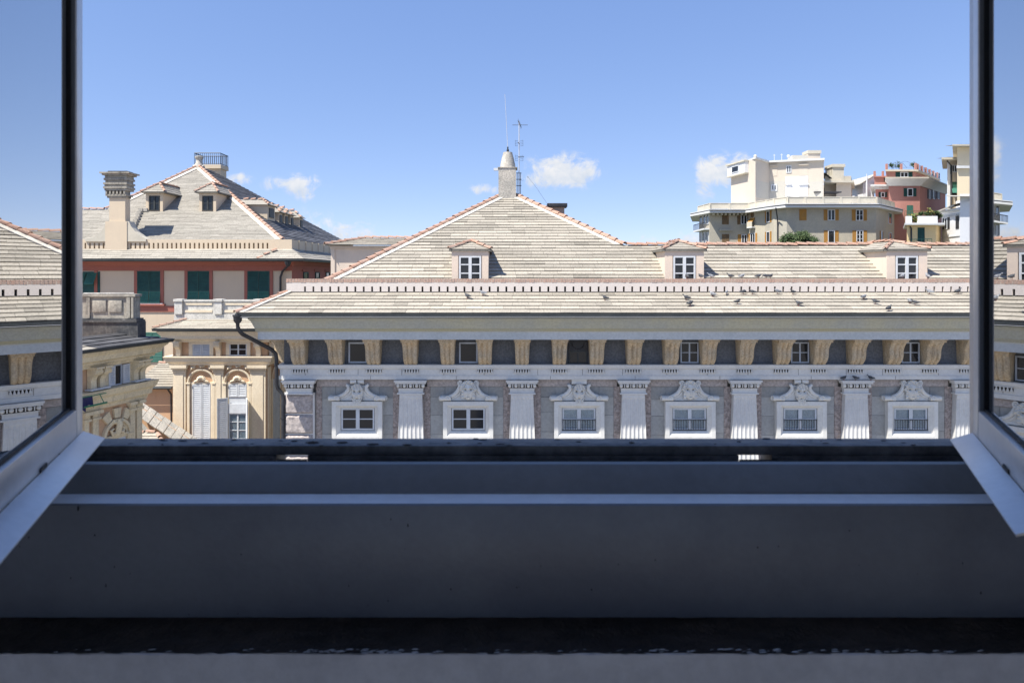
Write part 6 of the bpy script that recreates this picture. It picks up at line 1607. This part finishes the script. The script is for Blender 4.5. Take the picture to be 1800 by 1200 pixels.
def leaf_blob(mb, c, r, n, s, rnd, shell=.55):
    for _ in range(n):
        d = Vector((rnd.gauss(0, 1), rnd.gauss(0, 1), rnd.gauss(0, 1))).normalized()
        q = shell + (1 - shell) * rnd.random()
        p = Vector((c[0] + d.x * r[0] * q, c[1] + d.y * r[1] * q, c[2] + d.z * r[2] * q))
        a = Vector((rnd.gauss(0, 1), rnd.gauss(0, 1), rnd.gauss(0, 1))).normalized(); b = a.orthogonal().normalized(); k = s * rnd.uniform(.6, 1.3)
        mb.add([p - a * k, p + b * k * .55, p + a * k, p - b * k * .55], [(0, 1, 2, 3)], rnd.uniform(.7, 1.35))
rnd = random.Random(5)
def shrub(u, v, Y, r, n, mat, label, group=None):
    t = thing('terrace_plant', (X(u, Y), Y, (HV - v) / F * Y), label, 'plant', group)
    z = (HV - v) / F * Y
    m = MB()
    for k in range(5):
        c = (X(u, Y) + rnd.uniform(-.5, .5) * r, Y + rnd.uniform(-.3, .3) * r, z + r * rnd.uniform(.5, 1.3)); leaf_blob(m, c, (r * .6, r * .5, r * .6), n // 5, .16, rnd, .2)
    obj('foliage', m, mat, t, recalc=False)
    obj('stem', MB().tube([(X(u, Y), Y, z), (X(u, Y), Y, z + r * .7)], .04, 5), 'bark', t)
for (u, v, r, mat) in ((1604.5, 392, .5, 'flowers'), (1609, 392, .75, 'flowers'), (1613, 390, .7, 'foliage'), (1619, 380, .35, 'foliage'), (1630, 380, .4, 'foliage'), (1636, 384, .8, 'flowers'), (1650, 386, .6, 'foliage')):
    shrub(u, v, 90.4, r, 150, mat, 'flowering plant on the white terrace of the yellow house' if mat == 'flowers' else 'green plant on the white terrace of the yellow house', 'terrace plants ' + mat)
for u in (1568, 1580, 1606): shrub(u, 297, 113.5, .7, 120, 'foliage', 'green plant on the roof garden of the red house', 'roof garden plants')
shrub(1642.5, 380, 90.2, .5, 90, 'foliage', 'spiky plant in a pot on the white terrace pier')
# --- white house with scalloped frieze
fw = thing('white_frieze_house', (X(1690, 92), 92, hillf(X(1690, 92), 92)), 'white house with a scalloped frieze, dark shutters and grey slab roof', 'building')
Yf = 88.0; zf = lambda v, y=Yf: (HV - v) / F * y
a1, a2 = pxy(1655.5, 93), pxy(1687.5, Yf); a3 = pxy(1760, Yf)
obj('wall', prism([a1, a2, pxy(1690, 99), pxy(1660, 99)], -12, zf(364)), 'white_render', fw)
obj('tower', prism([a2, a3, (a3[0], 97), pxy(1689, 97)], -12, zf(341)), 'white_render', fw)
FL = plane_between(a1, a2); FT = plane_between(a2, a3)
Lf = math.hypot(a2[0] - a1[0], a2[1] - a1[1])
obj('roof', FL.mb().add([(-.9, -.7, zf(366)), (Lf, -.7, zf(359)), (Lf, 3, zf(345)), (.8, 3.2, zf(352)), (-.9, -.7, zf(366) - .2), (Lf, -.7, zf(359) - .2)], [(0, 1, 2, 3), (4, 5, 1, 0)]), 'cement', fw)
obj('cornice', FL.mb().box(-.2, Lf - .01, -.3, -.005, zf(369), zf(365)), 'eave_white', fw)
m = FL.mb()
for k in range(11):
    s_ = .25 + k * (Lf - .5) / 10; m.tube([(s_ + .3 * math.cos(t * .5), -.04, zf(373.5) - .35 * math.sin(t * .5)) for t in range(0, 7)], .06, 5)
obj('scalloped_frieze', m, 'eave_white', fw)
obj('string_line', FL.mb().box(0, Lf - .01, -.10, -.005, zf(414.6), zf(413.6)), 'eave_white', fw)
window(fw, FL, FL.rect(1661, 1666, 382.5, 403), 1, 1, fr=.12, out=.1, shutter='pipe_metal', state='open', sw=.7)
window(fw, FL, FL.rect(1680.5, 1686, 377, 402), shutter='pipe_metal', state='closed')
obj('tower_eave', FT.mb().ext([(-1.6, -.9, zf(347)), (-1.6, -.9, zf(346)), (-1.2, 1, zf(342)), (-1.2, 1, zf(343.5))], (13, 0, 0)), 'cement', fw)
# --- cream house and yellow tower above it
ct = thing('cream_tower_house', (X(1690, 104), 104, hillf(X(1690, 104), 104)), 'tall cream and sand house with stepped flat eaves and green shutters', 'building')
Yt = 100.0; zt2 = lambda v, y=Yt: (HV - v) / F * y
b1, b2 = pxy(1665.5, 104), pxy(1683.5, 104)
obj('wall', BP(1665.5, 1692, 104, 112, -6, zt2(283, 104)), 'render_pale', ct)
obj('corner_strip', MB().box(b1[0] - .05, b1[0] + .35, 103.9, 103.996, -6, zt2(283, 104)), 'white_render', ct)
obj('eave', BP(1655, 1692, 102.6, 112, zt2(283, 104) + .002, zt2(279.5, 104)).add([(X(1655, 104), 102.6, zt2(279, 104)), (b2[0], 102.6, zt2(279, 104)), (b2[0], 106, zt2(275, 104)), (X(1660, 104), 106, zt2(275, 104))], [(0, 1, 2, 3)]), 'parapet_render', ct)
obj('tower', BP(1682.5, 1760, Yt, 112, -6, zt2(259)), 'sand_render', ct)
obj('tower_band', BP(1681.5, 1760, Yt - .4, 112, zt2(296.5), zt2(292)), 'eave_white', ct)
obj('tower_eave', BP(1674, 1760, Yt - 1.2, 112, zt2(259) + .002, zt2(256.5)).add([(X(1674, Yt), Yt - 1.2, zt2(256.3)), (X(1760, Yt), Yt - 1.2, zt2(256.3)), (X(1760, Yt), Yt + 4, zt2(248)), (X(1690, Yt), Yt + 4, zt2(248))], [(0, 1, 2, 3)]), 'parapet_render', ct)
BL = plane_between(b1, b2)
window(ct, BL, BL.rect(1672.5, 1682, 290, 303), 2, 1, fr=.12, out=.1); 
r = BL.rect(1668, 1672, 290, 306); obj('shutter', louvre(BL.mb(), r[0], r[1], r[2], r[3]), 'green_shutter', ct)
r = BL.rect(1673.5, 1681, 320, 331); obj('shutter', louvre(BL.mb(), r[0], r[1], r[2], r[3], -.14, -.05), 'green_light', ct)
r = BL.rect(1673.5, 1681, 331, 345); obj('dark_window', BL.mb().box(r[0], r[1], -.05, -.01, r[2], r[3]), 'dark_pane', ct)
obj('awning', BL.mb().add([(r[0] - .1, -.08, r[3] + .1), (r[1], -.08, r[3] + .1), (r[1] - .2, -.9, r[3] - .8), (r[0] - .5, -.9, r[3] - .8)], [(0, 1, 2, 3)]), 'green_light', ct)
obj('downpipe', MB().tube([(X(1665, 103), 103, zt2(285, 104)), (b1[0] + .5, 103.8, zt2(292, 104)), (b1[0] + .5, 103.8, 0)], .10, 6), 'pipe_metal', ct)

# --- round dark tree in front of the grey apartments
tr = thing('round_tree', (X(1403, 96), 96, hillf(X(1403, 96), 96)), 'dense dark green round tree before the grey apartments', 'tree')
tz = hillf(X(1403, 96), 96); tx, ty_ = X(1403, 96), 96
ztop = (HV - 402) / F * 96
obj('trunk', MB().tube([(tx, ty_, tz), (tx + .1, ty_, tz + 1.5), (tx, ty_ + .1, ztop - 3)], [.3, .24, .14], 8).tube([(tx, ty_, ztop - 4), (tx - 1.2, ty_, ztop - 2.4)], [.14, .07], 6).tube([(tx, ty_, ztop - 4), (tx + 1.3, ty_ + .3, ztop - 2.2)], [.14, .07], 6), 'bark', tr)
m = MB(); rnd = random.Random(9)
for k in range(260):
    d = Vector((rnd.gauss(0, 1), rnd.gauss(0, 1), rnd.gauss(0, 1))).normalized(); q = .25 + .70 * rnd.random() ** .6
    zc = ztop - 2.15 + d.z * 1.9 * q
    leaf_blob(m, (tx + d.x * 2.65 * q, ty_ + d.y * 2.2 * q, zc), (.6, .6, .45), 75, .13, rnd, .1)
obj('crown', m, 'foliage', tr, recalc=False)
